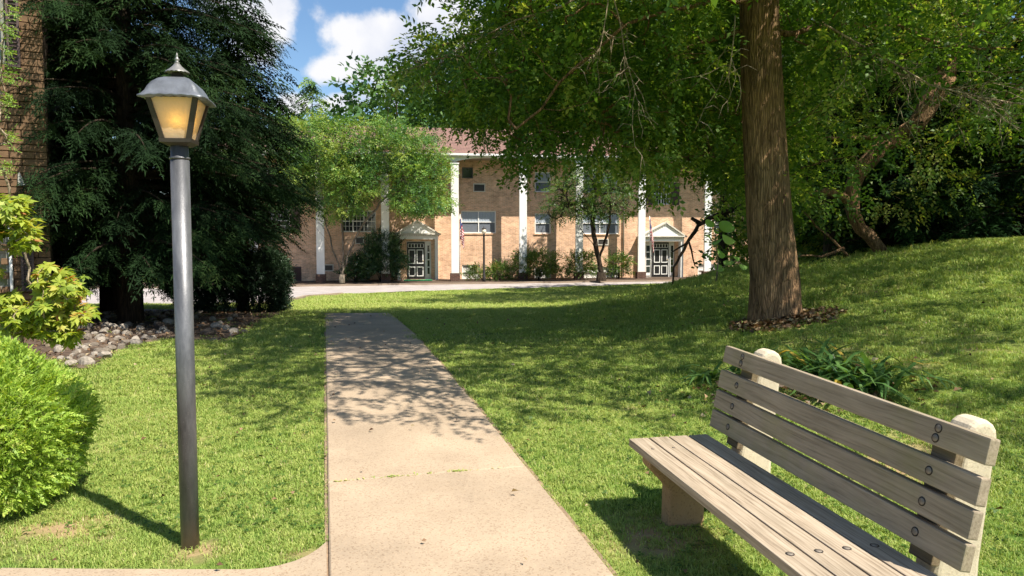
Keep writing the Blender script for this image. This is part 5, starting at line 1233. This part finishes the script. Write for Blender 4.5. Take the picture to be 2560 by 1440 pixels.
litter('fallen_leaves', 'brown dry leaves heaped round the foot of the big tree', P1, 1.0, 901)
g = on_ground(1985, 985); P2 = np.stack([g.x + rr.normal(0, .45, 500), g.y + rr.normal(0, .35, 500), np.zeros(500)], 1)
litter('fallen_leaves', 'brown dry leaves in the bed behind the bench', P2, .8, 902)
P3 = np.array([(x, y, 0) for x, y in zip(rr.uniform(-9, -3.5, 5000), rr.uniform(8, 16, 5000)) if in_poly(x, y, bedp2)])
litter('fallen_leaves', 'dry leaves and needles between the rocks of the bed', P3[:2500], .7, 903)
P4 = np.stack([rr.uniform(-4.5, 5, 300), rr.uniform(3, 14, 300), np.zeros(300)], 1)
litter('fallen_leaves', 'single dry leaves scattered over lawn and path', P4, .55, 904, .045)
# bits of weed growing in the path joint
def weeds():
    V = []; Q = []; T = []; rng = random.Random(3)
    for i in range(170):
        w = rng.choice([rng.uniform(.05, .12), rng.gauss(.42, .05), rng.gauss(.80, .03), rng.uniform(.04, 1.1)]); p = to_path(4.58 + rng.gauss(0, .006), w); z = h1(*p) + .02; a = rng.uniform(0, 6.28); L_ = rng.uniform(.008, .028); b = len(V); c, s_ = math.cos(a), math.sin(a)
        V += [(p[0], p[1], z), (p[0] + c * L_ * .5 - s_ * .004, p[1] + s_ * L_ * .5 + c * .004, z + L_ * .5), (p[0] + c * L_, p[1] + s_ * L_, z + L_ * .6), (p[0] + c * L_ * .5 + s_ * .004, p[1] + s_ * L_ * .5 - c * .004, z + L_ * .5)]; Q.append((b, b + 1, b + 2, b + 3)); T.append(rng.uniform(.4, 1))
    tag(quad_object('weeds', np.array(V), np.array(Q), M['grass'], None, T), 'small weeds sprouting from the joint across the path', 'weeds', kind='stuff')
weeds()
# clover and broad-leaved weeds in the turf
def clover():
    rng = np.random.default_rng(21); f = Foliage(22); cen = [(rng.uniform(-5.5, 6.5), rng.uniform(3.2, 11), rng.uniform(.12, .5)) for _ in range(120)]
    P = []
    for x, y, r in cen:
        k = int(260 * r * r * 3.2 + 6); P.append(np.stack([x + rng.normal(0, r, k), y + rng.normal(0, r, k), np.zeros(k)], 1))
    P = np.concatenate(P); pw = P[:, 0] * PN[0] + P[:, 1] * PN[1]; P = P[~((pw > -.02) & (pw < PW + .02)) & ~((P[:, 0] < -.7) & (P[:, 1] < 3.75))]; P = P[~bedmask(P[:, 0], P[:, 1])]
    P[:, 2] = H(P[:, 0], P[:, 1]) + .02; n = len(P); d = rng.normal(0, 1, (n, 3)); d[:, 2] *= .2
    q = leaf_quad(.017, .014, .15); t = np.concatenate([q @ rotz(a).T for a in (0, 2.1, 4.2)])
    f.stamp(t, P, frames(d, np.tile([0, 0, 1.], (n, 1)) + rng.normal(0, .25, (n, 3)), np.zeros(n)), rng.uniform(.7, 1.5, n), rng.uniform(.2, .6, n))
    tag(f.build('clover', M['shrub']), 'clover and small broad-leaved weeds growing through the lawn grass', 'clover', kind='stuff')
clover()

# ------------------------------------------------------------------ lawn grass (nobody could count it): tufts set by a node group inside one object
def grass():
    rng = np.random.default_rng(11); V = []; Q = []; T = []; gid = []
    NT = 6
    for t in range(NT):
        for b in range(64):
            a = rng.uniform(0, 6.28); r = .095 * math.sqrt(rng.random()); x, y = r * math.cos(a), r * math.sin(a); h = rng.uniform(.010, .024); w = rng.uniform(.0016, .003); ln = rng.uniform(.6, 2.3) * h; an = rng.uniform(0, 6.28); dx, dy = math.cos(an), math.sin(an); s0, s1 = -dy * w, dx * w; k = len(V); tt = rng.uniform(.38, .62) if rng.random() > .05 else rng.uniform(.7, .95)
            V += [(x - s0, y - s1, -.01), (x + s0, y + s1, -.01), (x + s0 * .8 + dx * ln * .3, y + s1 * .8 + dy * ln * .3, h * .6), (x - s0 * .8 + dx * ln * .3, y - s1 * .8 + dy * ln * .3, h * .6), (x + dx * ln, y + dy * ln, h), (x + dx * ln * 1.02, y + dy * ln * 1.02, h)]
            Q += [(k, k + 1, k + 2, k + 3), (k + 3, k + 2, k + 4, k + 5)]; T += [tt, tt + .08]; gid += [t] * 6
    zones = [((2.2, 4.2), 330, .72), ((4.2, 6.5), 230, .85), ((6.5, 9.5), 120, 1.15), ((9.5, 14), 50, 1.7), ((14, 21), 24, 2.2), ((21, 39), 9, 2.8)]
    PP = []; SS = []
    for (y0, y1), den, sc in zones:
        xw = y1 * .78 + .8; n = int(den * (y1 - y0) * 2 * xw); X = rng.uniform(-xw, xw, n); Y = rng.uniform(y0, y1, n)
        pt = X * PD[0] + Y * PD[1]; pw = X * PN[0] + Y * PN[1]
        ok = ~((pw > .012 - .03 * rng.random(n)) & (pw < PW - .012 + .03 * rng.random(n)) & (pt < PEND + .02 * rng.random(n))) & ~((X < -.7) & (Y < 3.37)) & in_lawn_side(X, Y)
        ok &= ~(((X < -math.tan(PA) * Y) & (Y < 3.7)) & (X > -.9 - .3) & (Y < 3.62 - np.sqrt(np.clip(.085 - (X + 1.2) ** 2, 0, None))) & (X > -1.2))
        ok &= ((X - BT.x) ** 2 + (Y - BT.y + .3) ** 2) > (.42 + .25 * rng.random(n)) ** 2
        for (bx_, by_, br_) in BARE: ok &= ~((np.hypot(X - bx_, Y - by_) < br_ * rng.uniform(.3, 1.1, n)) & (rng.random(n) < .62))
        X, Y = X[ok], Y[ok]; inb = bedmask(X, Y) & (rng.random(len(X)) > .02); X, Y = X[~inb], Y[~inb]
        PP.append(np.stack([X, Y, H(X, Y) + .004], 1)); SS.append(sc * rng.uniform(.75, 1.3, len(X)))
    P = np.concatenate(PP); S = np.concatenate(SS); nT = len(V); nP = len(P); print('grass tufts', nP)
    me = bpy.data.meshes.new('grass'); A = np.concatenate([np.array(V), P]); me.vertices.add(len(A)); me.vertices.foreach_set('co', A.astype(np.float32).ravel()); m = len(Q)
    me.loops.add(m * 4); me.loops.foreach_set('vertex_index', np.array(Q, np.int32).ravel()); me.polygons.add(m); me.polygons.foreach_set('loop_start', np.arange(0, m * 4, 4, dtype=np.int32)); me.update(calc_edges=True)
    def attr(nm, ty, dom, data):
        a = me.attributes.new(nm, ty, dom); a.data.foreach_set('vector' if ty == 'FLOAT_VECTOR' else 'value', np.asarray(data).ravel())
    attr('tint', 'FLOAT', 'FACE', np.array(T, np.float32)); attr('group_id', 'INT', 'POINT', np.array(gid + [NT] * nP, np.int32)); attr('scl', 'FLOAT', 'POINT', np.r_[np.ones(nT), S].astype(np.float32))
    attr('pick', 'INT', 'POINT', np.r_[np.zeros(nT), rng.integers(0, NT, nP)].astype(np.int32))
    e = 0.2; nx = -(H(P[:, 0] + e, P[:, 1]) - H(P[:, 0] - e, P[:, 1])) / (2 * e); ny = -(H(P[:, 0], P[:, 1] + e) - H(P[:, 0], P[:, 1] - e)) / (2 * e)
    rot = np.stack([-ny, nx, rng.uniform(0, 6.28, nP)], 1); attr('rot', 'FLOAT_VECTOR', 'POINT', np.concatenate([np.zeros((nT, 3)), rot]).astype(np.float32))
    me.materials.append(M['grass']); o = bpy.data.objects.new('grass', me); COL.objects.link(o)
    ng = bpy.data.node_groups.new('tufts', 'GeometryNodeTree'); ng.interface.new_socket('Geometry', in_out='INPUT', socket_type='NodeSocketGeometry'); ng.interface.new_socket('Geometry', in_out='OUTPUT', socket_type='NodeSocketGeometry')
    N, L = ng.nodes, ng.links; gi = N.new('NodeGroupInput'); go = N.new('NodeGroupOutput')
    def named(nm, ty): q = N.new('GeometryNodeInputNamedAttribute'); q.data_type = ty; q.inputs['Name'].default_value = nm; return q.outputs['Attribute']
    cmp_ = N.new('FunctionNodeCompare'); cmp_.data_type = 'INT'; cmp_.operation = 'EQUAL'; L.new(named('group_id', 'INT'), cmp_.inputs[2]); cmp_.inputs[3].default_value = NT
    sep = N.new('GeometryNodeSeparateGeometry'); sep.domain = 'POINT'; L.new(gi.outputs[0], sep.inputs[0]); L.new(cmp_.outputs[0], sep.inputs[1])
    spl = N.new('GeometryNodeSplitToInstances'); spl.domain = 'POINT'; L.new(sep.outputs[1], spl.inputs[0]); L.new(named('group_id', 'INT'), spl.inputs['Group ID'])
    iop = N.new('GeometryNodeInstanceOnPoints'); L.new(sep.outputs[0], iop.inputs['Points']); L.new(spl.outputs[0], iop.inputs['Instance']); iop.inputs['Pick Instance'].default_value = True
    L.new(named('pick', 'INT'), iop.inputs['Instance Index']); L.new(named('rot', 'FLOAT_VECTOR'), iop.inputs['Rotation']); L.new(named('scl', 'FLOAT'), iop.inputs['Scale'])
    L.new(iop.outputs[0], go.inputs[0]); md = o.modifiers.new('tufts', 'NODES'); md.node_group = ng
    tag(o, 'mown lawn grass on both sides of the path', 'grass', kind='stuff')
grass()

# ------------------------------------------------------------------ brick wall of the building at the left edge
def left_building():
    YC = 11.0; g0 = h1(-7.0, YC) - .2; c0 = at(118, 400, YC).x; PH = math.radians(28); Y = 0.0; gz = 0.0; xr = 0.0; C0 = Vector((c0, YC, g0)); e_ = Vector((math.cos(PH), math.sin(PH), 0)); n_ = Vector((-math.sin(PH), math.cos(PH), 0))
    root = empty('brick_house', tuple(C0), PH, 'brown brick house wall with louvred shutters at the left edge', 'building')
    def put(mb, name, m_, parent=root): o = mb.build(name, m_, None); o.parent = parent; return o
    zt = 6.2; xl = xr - 4.5
    def hit(px, py): r_ = ray(px, py); t = (C0 - Vector((0, 0, CAMZ))).dot(n_) / r_.dot(n_); return Vector((0, 0, CAMZ)) + r_ * t
    def zx(py): return hit(60, py).z - g0
    def xx(px): return (hit(px, 400) - C0).dot(e_)
    op = [(xx(-70), xx(26), zx(165), zx(-90)), (xx(-60), xx(16), zx(722), zx(590))]
    back = MB(); back.box(xl, xr - .01, Y + .03, Y + .12, gz, zt); back.box(xr - .12, xr - .01, Y + .12, Y + 8, gz, zt); put(back, 'mortar_backing', M['mortar'])
    # single bricks where the photograph shows them
    bw, bh, g_ = .295, .088, .012; meshes = []
    for k in range(6):
        b_ = MB().bbox(-bw / 2, bw / 2, 0, .07, -bh / 2, bh / 2, .006); o = b_.build('brick', M['brick_one'], None); me = o.data; bpy.data.objects.remove(o)
        r = random.Random(k)
        for v in me.vertices: v.co += Vector((r.gauss(0, .0015), r.gauss(0, .0015), r.gauss(0, .0015)))
        meshes.append(me)
    r = random.Random(9); rest = MB(); n = 0; row = 0; z = gz + .05; cells = []
    while z < zt:
        x = xr - bw / 2 - (bw + g_) * (.5 if row % 2 else 0)
        if row % 2: cells.append((xr - bw / 4 - .002, z, .5))
        while x > xl: cells.append((x, z, 1)); x -= bw + g_
        z += bh + g_; row += 1
    def vis(c): return -(abs(c[0] - xx(60)) > .55) * 10 - abs(c[1] - 2.6)
    cells = [c for c in cells if not any(a < c[0] < b and z0 < c[1] < z1 for a, b, z0, z1 in op)]
    cells.sort(key=vis, reverse=True)
    for i, (x, z, w) in enumerate(cells):
        dy = r.uniform(-.004, .004)
        if i < 240:
            o = bpy.data.objects.new('brick', meshes[r.randrange(6)]); COL.objects.link(o); o.parent = root; o.location = (x - xr, dy - .035, z - gz); o.scale = (w, 1, 1)
        else: rest.box(x - bw / 2 * w, x + bw / 2 * w, Y - .035 + dy, Y + .03, z - bh / 2, z + bh / 2)
    o = put(rest, 'brick_courses', M['brick_one']); o['kind'] = 'stuff'
    for (a, b, z0, z1) in op:
        fr = MB(); t = .05; fr.box(b - t, b, Y - .02, Y + .05, z0, z1); fr.box(a, a + t, Y - .02, Y + .05, z0, z1); fr.box(a + t, b - t, Y - .02, Y + .05, z1 - t, z1); fr.box(a + t, b - t, Y - .02, Y + .05, z0, z0 + t); o = put(fr, 'window', M['hood']); put(MB().box(a + t, b - t, Y + .0, Y + .025, z0 + t, z1 - t), 'pane', M['glass'], o)
    for (p0, p1, q0, q1) in ((30, 62, -90, 172), (43, 76, 588, 728)):
        a, b, z1, z0 = xx(p0), xx(p1), zx(q0), zx(q1); f = MB(); t = .03; y = Y - .036
        f.box(a, b, y - .02, y, z0, z1); f.box(a, a + t, y - .05, y - .02, z0, z1); f.box(b - t, b, y - .05, y - .02, z0, z1); f.box(a + t, b - t, y - .05, y - .02, z0, z0 + t * 2); f.box(a + t, b - t, y - .05, y - .02, z1 - t * 2, z1)
        o = put(f, 'shutter', M['shutter']); nl = int((z1 - z0 - .14) / .052)
        lm = None
        for i in range(nl):
            z = z0 + .07 + i * .052
            if lm is None:
                q = put(MB().add([(a + t, y - .021, z + .012), (b - t, y - .021, z + .012), (b - t, y - .05, z), (a + t, y - .05, z), (a + t, y - .021, z + .022), (b - t, y - .021, z + .022), (b - t, y - .05, z + .010), (a + t, y - .05, z + .010)],
                    [(0, 1, 2, 3), (7, 6, 5, 4), (3, 2, 6, 7), (0, 3, 7, 4), (1, 5, 6, 2)]), 'slat', M['shutter'], o); lm = q
            else: c = lm.copy(); COL.objects.link(c); c.parent = o; c.location = (0, 0, i * .052)
    # pale vent hood
    a, b = xx(44), xx(63); z1, z0 = zx(432), zx(466); hd = MB().add([(a, Y - .036, z1), (a + .02, Y - .036, z1), (a, Y - .036, z0), (b, Y - .036, z0 + .01), (a, Y - .12, z0), (b, Y - .12, z0 + .01)], [(0, 2, 4), (1, 5, 3), (0, 4, 5, 1), (2, 3, 5, 4), (0, 1, 3, 2)]); put(hd, 'vent_hood', M['hood'])
    put(MB().tube([(xx(18), Y - .08, gz + .1), (xx(18), Y - .08, zx(560))], .022, 8), 'drain_pipe', M['white'])
    put(MB().prism([(Y - .5, zt), (Y + 8.5, zt), (Y + 4, zt + 2.2)], xl - .3, xr + .3, 'x'), 'roof', M['roof'])
left_building()

# ------------------------------------------------------------------ the lamp post
def lamp():
    b = on_ground(476, 1372); root = empty('lamp_post', tuple(b), 0, 'tall dark metal post lamp with square amber glass lantern standing on the left lawn', 'lamp post')
    s_ = b.y / FPX
    def zz(py, px=450): return at(px, py, b.y).z - b.z
    pm, nt, N, L, B = mat('weathered_post_metal')
    n = noise(N, L, 9, 8, .7, stretch=(1, 1, .25)); n2 = noise(N, L, 160, 3); r = ramp(N, [(.3, (.045, .046, .052)), (.5, (.11, .112, .122)), (.72, (.21, .21, .22))]); L.new(n.outputs[0], r.inputs[0])
    r2 = ramp(N, [(.66, (0, 0, 0)), (.74, (.5, .5, .5))]); L.new(n2.outputs[0], r2.inputs[0]); mx = N.new('ShaderNodeMix'); mx.data_type = 'RGBA'; L.new(r2.outputs[0], mx.inputs['Factor']); L.new(r.outputs[0], mx.inputs['A']); mx.inputs['B'].default_value = (.35, .34, .33, 1)
    # rust and soil stain towards the foot: dirt with its own shape
    tc = N.new('ShaderNodeTexCoord'); sp = N.new('ShaderNodeSeparateXYZ'); L.new(tc.outputs['Object'], sp.inputs[0]); mr = N.new('ShaderNodeMapRange'); mr.inputs['From Min'].default_value = .16; mr.inputs['From Max'].default_value = .0; L.new(sp.outputs[2], mr.inputs['Value'])
    m3 = N.new('ShaderNodeMix'); m3.data_type = 'RGBA'; ml = N.new('ShaderNodeMath'); ml.operation = 'MULTIPLY'; L.new(mr.outputs[0], ml.inputs[0]); L.new(n.outputs[0], ml.inputs[1]); L.new(ml.outputs[0], m3.inputs['Factor']); L.new(mx.outputs['Result'], m3.inputs['A']); m3.inputs['B'].default_value = (.30, .20, .14, 1)
    L.new(m3.outputs['Result'], B.inputs['Base Color']); B.inputs['Metallic'].default_value = .35; B.inputs['Roughness'].default_value = .42; B.inputs['Specular IOR Level'].default_value = .5
    bp = N.new('ShaderNodeBump'); bp.inputs['Strength'].default_value = .25; bp.inputs['Distance'].default_value = .003; L.new(n2.outputs[0], bp.inputs['Height']); L.new(bp.outputs[0], B.inputs['Normal'])
    cm = plain('lantern_metal', (.15, .16, .18), .42, metal=.4, var=.3, scale=14, bump=.15, bscale=90); fm = plain('lantern_frame', (.035, .028, .022), .5, metal=.3, var=.3)
    zp = zz(360); r0 = .0425
    MB().lathe([(r0, -.2), (r0, zp - .075)], 28).build('pole', pm, root)
    MB().lathe([(r0 + .001, zp - .073), (r0 + .004, zp - .070), (r0 + .004, zp - .064), (r0 - .002, zp - .062), (r0 - .003, zp)], 28).build('collar', pm, root)
    hd = empty('lantern', (0, 0, 0)); hd.parent = root; hd.rotation_euler = (0, 0, math.radians(8.4))
    zb, zt = zz(350), zz(252); wb, wt = .058, .103
    def ring(mb, w0, z0, w1, z1): mb.add([(-w0, -w0, z0), (w0, -w0, z0), (w0, w0, z0), (-w0, w0, z0), (-w1, -w1, z1), (w1, -w1, z1), (w1, w1, z1), (-w1, w1, z1)], [(0, 1, 5, 4), (1, 2, 6, 5), (2, 3, 7, 6), (3, 0, 4, 7), (3, 2, 1, 0), (4, 5, 6, 7)]); return mb
    f = MB(); ring(f, wb + .012, zb - .018, wb + .014, zb); ring(f, .045, zb - .03, wb + .006, zb - .0185)
    for sx, sy in ((1, 1), (1, -1), (-1, 1), (-1, -1)):
        e = .011; f.add([(sx * wb + dx, sy * wb + dy, zb + .0005) for dx, dy in ((-e, -e), (e, -e), (e, e), (-e, e))] + [(sx * wt + dx, sy * wt + dy, zt) for dx, dy in ((-e, -e), (e, -e), (e, e), (-e, e))], [(0, 1, 5, 4), (1, 2, 6, 5), (2, 3, 7, 6), (3, 0, 4, 7), (3, 2, 1, 0), (4, 5, 6, 7)])
    ring(f, wt + .012, zt + .0005, wt + .014, zt + .012)
    f.build('lantern_frame', fm, hd)
    g, nt, N, L, B = mat('amber_glass'); tr = N.new('ShaderNodeBsdfTranslucent'); tr.inputs[0].default_value = (.90, .80, .64, 1); gl = N.new('ShaderNodeBsdfPrincipled'); gl.inputs['Base Color'].default_value = (.78, .64, .46, 1); gl.inputs['Roughness'].default_value = .22; gl.inputs['Specular IOR Level'].default_value = .7
    v = N.new('ShaderNodeTexVoronoi'); v.inputs['Scale'].default_value = 55; tcx = N.new('ShaderNodeTexCoord'); nn = noise(N, L, 30, 4); L.new(nn.outputs['Color'], v.inputs['Vector']) if False else L.new(tcx.outputs['Object'], v.inputs['Vector'])
    bp = N.new('ShaderNodeBump'); bp.inputs['Strength'].default_value = .7; bp.inputs['Distance'].default_value = .004; L.new(nn.outputs[0], bp.inputs['Height']); L.new(bp.outputs[0], gl.inputs['Normal']); L.new(bp.outputs[0], tr.inputs['Normal'])
    ms = N.new('ShaderNodeMixShader'); ms.inputs[0].default_value = .55; L.new(gl.outputs[0], ms.inputs[1]); L.new(tr.outputs[0], ms.inputs[2]); L.new(ms.outputs[0], N['Material Output'].inputs['Surface'])
    for k in range(4):
        i0, i1 = wb - .002, wt - .002; y0, y1 = wb, wt
        o = MB().add([(-i0, -y0, zb), (i0, -y0, zb), (i1, -y1, zt), (-i1, -y1, zt), (-i0, -y0 + .003, zb), (i0, -y0 + .003, zb), (i1, -y1 + .003, zt), (-i1, -y1 + .003, zt)], [(0, 1, 2, 3), (7, 6, 5, 4)]).build('glass_panel', g, hd); o.rotation_euler = (0, 0, k * math.pi / 2)
    em, nt, N, L, B = mat('warm_bulb'); B.inputs['Emission Color'].default_value = (1, .62, .12, 1); B.inputs['Emission Strength'].default_value = 7; B.inputs['Base Color'].default_value = (.9, .8, .6, 1)
    MB().lathe([(.004, .0), (.02, .012), (.024, .03), (.018, .05), (.004, .06)], 16, (.012, -.03, zb + .062)).build('bulb', em, hd); MB().lathe([(.014, 0), (.014, .062)], 12, (.012, -.03, zb + .0006)).build('bulb_socket', fm, hd)
    # swept square roof
    prof = [(.140, zt + .002), (.140, zt + .010), (.126, zt + .016), (.114, zt + .030), (.105, zt + .050), (.090, zt + .072), (.068, zt + .091), (.044, zt + .102), (.034, zt + .104)]
    rm = MB(); nseg = 12; V = []; F = []
    for w, z in prof:
        for s_ in range(4):
            for i in range(nseg):
                t = -1 + 2 * i / nseg; x, y = [(t, -1), (1, t), (-t, 1), (-1, -t)][s_]; c = abs(t) ** 3; up = .010 * c * (w / .140) ** 6 * -1; V.append((x * w, y * w, z + up + (.0025 * math.cos(i * math.pi) if z < zt + .006 else 0)))
    n4 = nseg * 4
    for k in range(len(prof) - 1):
        for i in range(n4): F.append((k * n4 + i, k * n4 + (i + 1) % n4, (k + 1) * n4 + (i + 1) % n4, (k + 1) * n4 + i))
    F.append(tuple(range(n4))[::-1]); F.append(tuple((len(prof) - 1) * n4 + i for i in range(n4))); rm.add(V, F, True).build('lantern_roof', cm, hd)
    tz = zt + .104; lightm = plain('finial_metal', (.26, .25, .24), .45, metal=.5, var=.2)
    MB().lathe([(.036, tz - .002), (.034, tz + .002), (.028, tz + .004), (.026, tz + .018), (.024, tz + .024)], 20).build('neck', fm, hd)
    V = []; F = []; pr = [(.054, tz + .024), (.050, tz + .030), (.034, tz + .042), (.020, tz + .056), (.011, tz + .068)]; n = 32
    for k, (w, z) in enumerate(pr):
        for i in range(n): a = 2 * math.pi * i / n; q = w * (1 + (.04 * math.cos(16 * a) if k < 3 else 0)); V.append((q * math.cos(a), q * math.sin(a), z + (-.003 * math.cos(16 * a) if k == 0 else 0)))
    for k in range(len(pr) - 1):
        for i in range(n): F.append((k * n + i, k * n + (i + 1) % n, (k + 1) * n + (i + 1) % n, (k + 1) * n + i))
    F.append(tuple(range(n))[::-1]); F.append(tuple((len(pr) - 1) * n + i for i in range(n))); MB().add(V, F, True).build('lantern_cap', lightm, hd)
    fz = tz + .067; MB().lathe([(.008, fz), (.012, fz + .006), (.006, fz + .010), (.010, fz + .017), (.011, fz + .021), (.006, fz + .028), (.004, fz + .033), (.006, fz + .037), (.003, fz + .044), (.001, fz + .052)], 14).build('finial', lightm, hd)
lamp()

# ------------------------------------------------------------------ the bench (dimensions in metres, local x = along it towards the camera, local y = backwards)
def bench():
    phi = .221; O = Vector((.622, 4.036, .02)); a = Vector((math.sin(phi), -math.cos(phi), -.038)).normalized(); n = Vector((-math.cos(phi), -math.sin(phi), 0)); up = a.cross(-n)
    if up.z < 0: up = -up
    Mx = Matrix((( a.x, -n.x, up.x, O.x), (a.y, -n.y, up.y, O.y), (a.z, -n.z, up.z, O.z), (0, 0, 0, 1)))
    root = empty('park_bench', (0, 0, 0), 0, 'weathered wooden park bench with slatted back on concrete supports, facing the path', 'bench'); root.matrix_world = Mx
    L_ = 1.745; zs = .415; D = .462; tau = .185; n0, z0 = .468, .462
    pw = D / 4
    for k in range(4):
        MB().bbox(-.005, L_, k * pw + .004, (k + 1) * pw - .004, zs - .040, zs, .005).build('seat_slat', M['bench_wood'], root)
    rows = [(.361, .452), (.223, .319), (.110, .207), (.0, .095)]
    Rb = Matrix.Translation((0, n0, z0)) @ Matrix.Rotation(-tau, 4, 'X')
    for s0, s1 in rows:
        o = MB().bbox(0, L_, 0, .042, s0, s1, .006).build('back_slat', M['bench_back'], root); o.matrix_local = Rb
    def bolt(parent_m, x, s_, r=.0125, name='bolt', face='y'):
        ring = MB().lathe([(r * 1.35, -.0008), (r * 1.35, .0006)], 18); rot = Matrix.Rotation(math.pi / 2, 4, 'X') if face == 'y' else Matrix.Identity(4)
        w = ring.build('bolt_shade_disc', M['bolt_shade'], root); w.matrix_local = parent_m @ Matrix.Translation((x, -.0006 if face == 'y' else s_, s_ if face == 'y' else .0006)) @ rot  # flat dark disc on the board: painted shade round the bolt, no hole
        b_ = MB().lathe([(r, -.004), (r, .0018), (r * .7, .0035), (.0005, .0042)], 16).build('bolt', M['bolt'], root); b_.matrix_local = parent_m @ Matrix.Translation((x, 0 if face == 'y' else s_, s_ if face == 'y' else 0)) @ rot
    lx = [.19, 1.53]
    for x in lx:
        for k, (s0, s1) in enumerate(rows):
            m_ = (s0 + s1) / 2
            if k == 0: bolt(Rb, x, m_ + .018); bolt(Rb, x - .004, m_ - .018)
            else: bolt(Rb, x, m_)
    for k in range(4): bolt(Matrix.Translation((0, 0, zs)), 1.42, (k + .5) * pw, .012, face='z')
    for k in range(2): bolt(Matrix.Translation((0, 0, zs)), .19, (k + .5) * pw, .006, face='z')
    for x in lx:
        # timber batten that carries the back slats, and the concrete support behind and below
        bt = MB().bbox(x - .055, x + .055, .043, .078, -.05, .40, .004).build('batten', M['bench_dark'], root); bt.matrix_local = Rb
        w = .055; pts = []
        # post: leaning slab with a rounded head
        b0, b1 = n0 + .085, n0 + .085 + .14; tl = math.tan(tau); zt = .915
        prof = [(b0 - .10, .02), (b0 + .02, .02), (b1 + .02, .40), (b1 + .0 + (zt - .5) * tl * .8, zt - .07)]
        cx_, cz_ = (b0 + b1) / 2 + (zt - .5) * tl * .8, zt - .065
        for i in range(9): t = math.pi * i / 8; prof.append((cx_ + .065 * math.cos(t), cz_ + .065 * math.sin(t)))
        prof += [(b0 + .0, .44), (b0 - .06, .374), (-.0 + .03, .374), (.03, .33), (.14, .22), (.14, -.14), (.33, -.14), (.33, .20), (.42, .27), (b0 - .1, .27)]
        # order: build as two convex-ish pieces to stay clean
        post = MB(); hp = [(b0 - .03, .374), (b0 - .03, -.2), (b1 + .02, -.2), (b1 + .02, .40)] + [(cx_ + .065, cz_)] + [(cx_ + .065 * math.cos(math.pi * i / 8), cz_ + .065 * math.sin(math.pi * i / 8)) for i in range(1, 8)] + [(cx_ - .065, cz_)]
        post.prism([(p, q) for p, q in hp], x - w, x + w, 'x'); po = post.build('back_post', M['bench_concrete'], root)
        bv = po.modifiers.new('soft', 'BEVEL'); bv.width = .022; bv.segments = 3; bv.limit_method = 'ANGLE'; bv.angle_limit = math.radians(50)
        leg = MB(); leg.prism([(.02, .373), (.02, .335), (.135, .215), (.135, -.14), (.335, -.14), (.335, .20), (b0 - .032, .262), (b0 - .032, .373)], x - w + .003, x + w - .003, 'x')
        lo = leg.build('leg', M['bench_leg'], root); bv = lo.modifiers.new('soft', 'BEVEL'); bv.width = .012; bv.segments = 2; bv.limit_method = 'ANGLE'; bv.angle_limit = math.radians(40)
bench()
print('DONE')
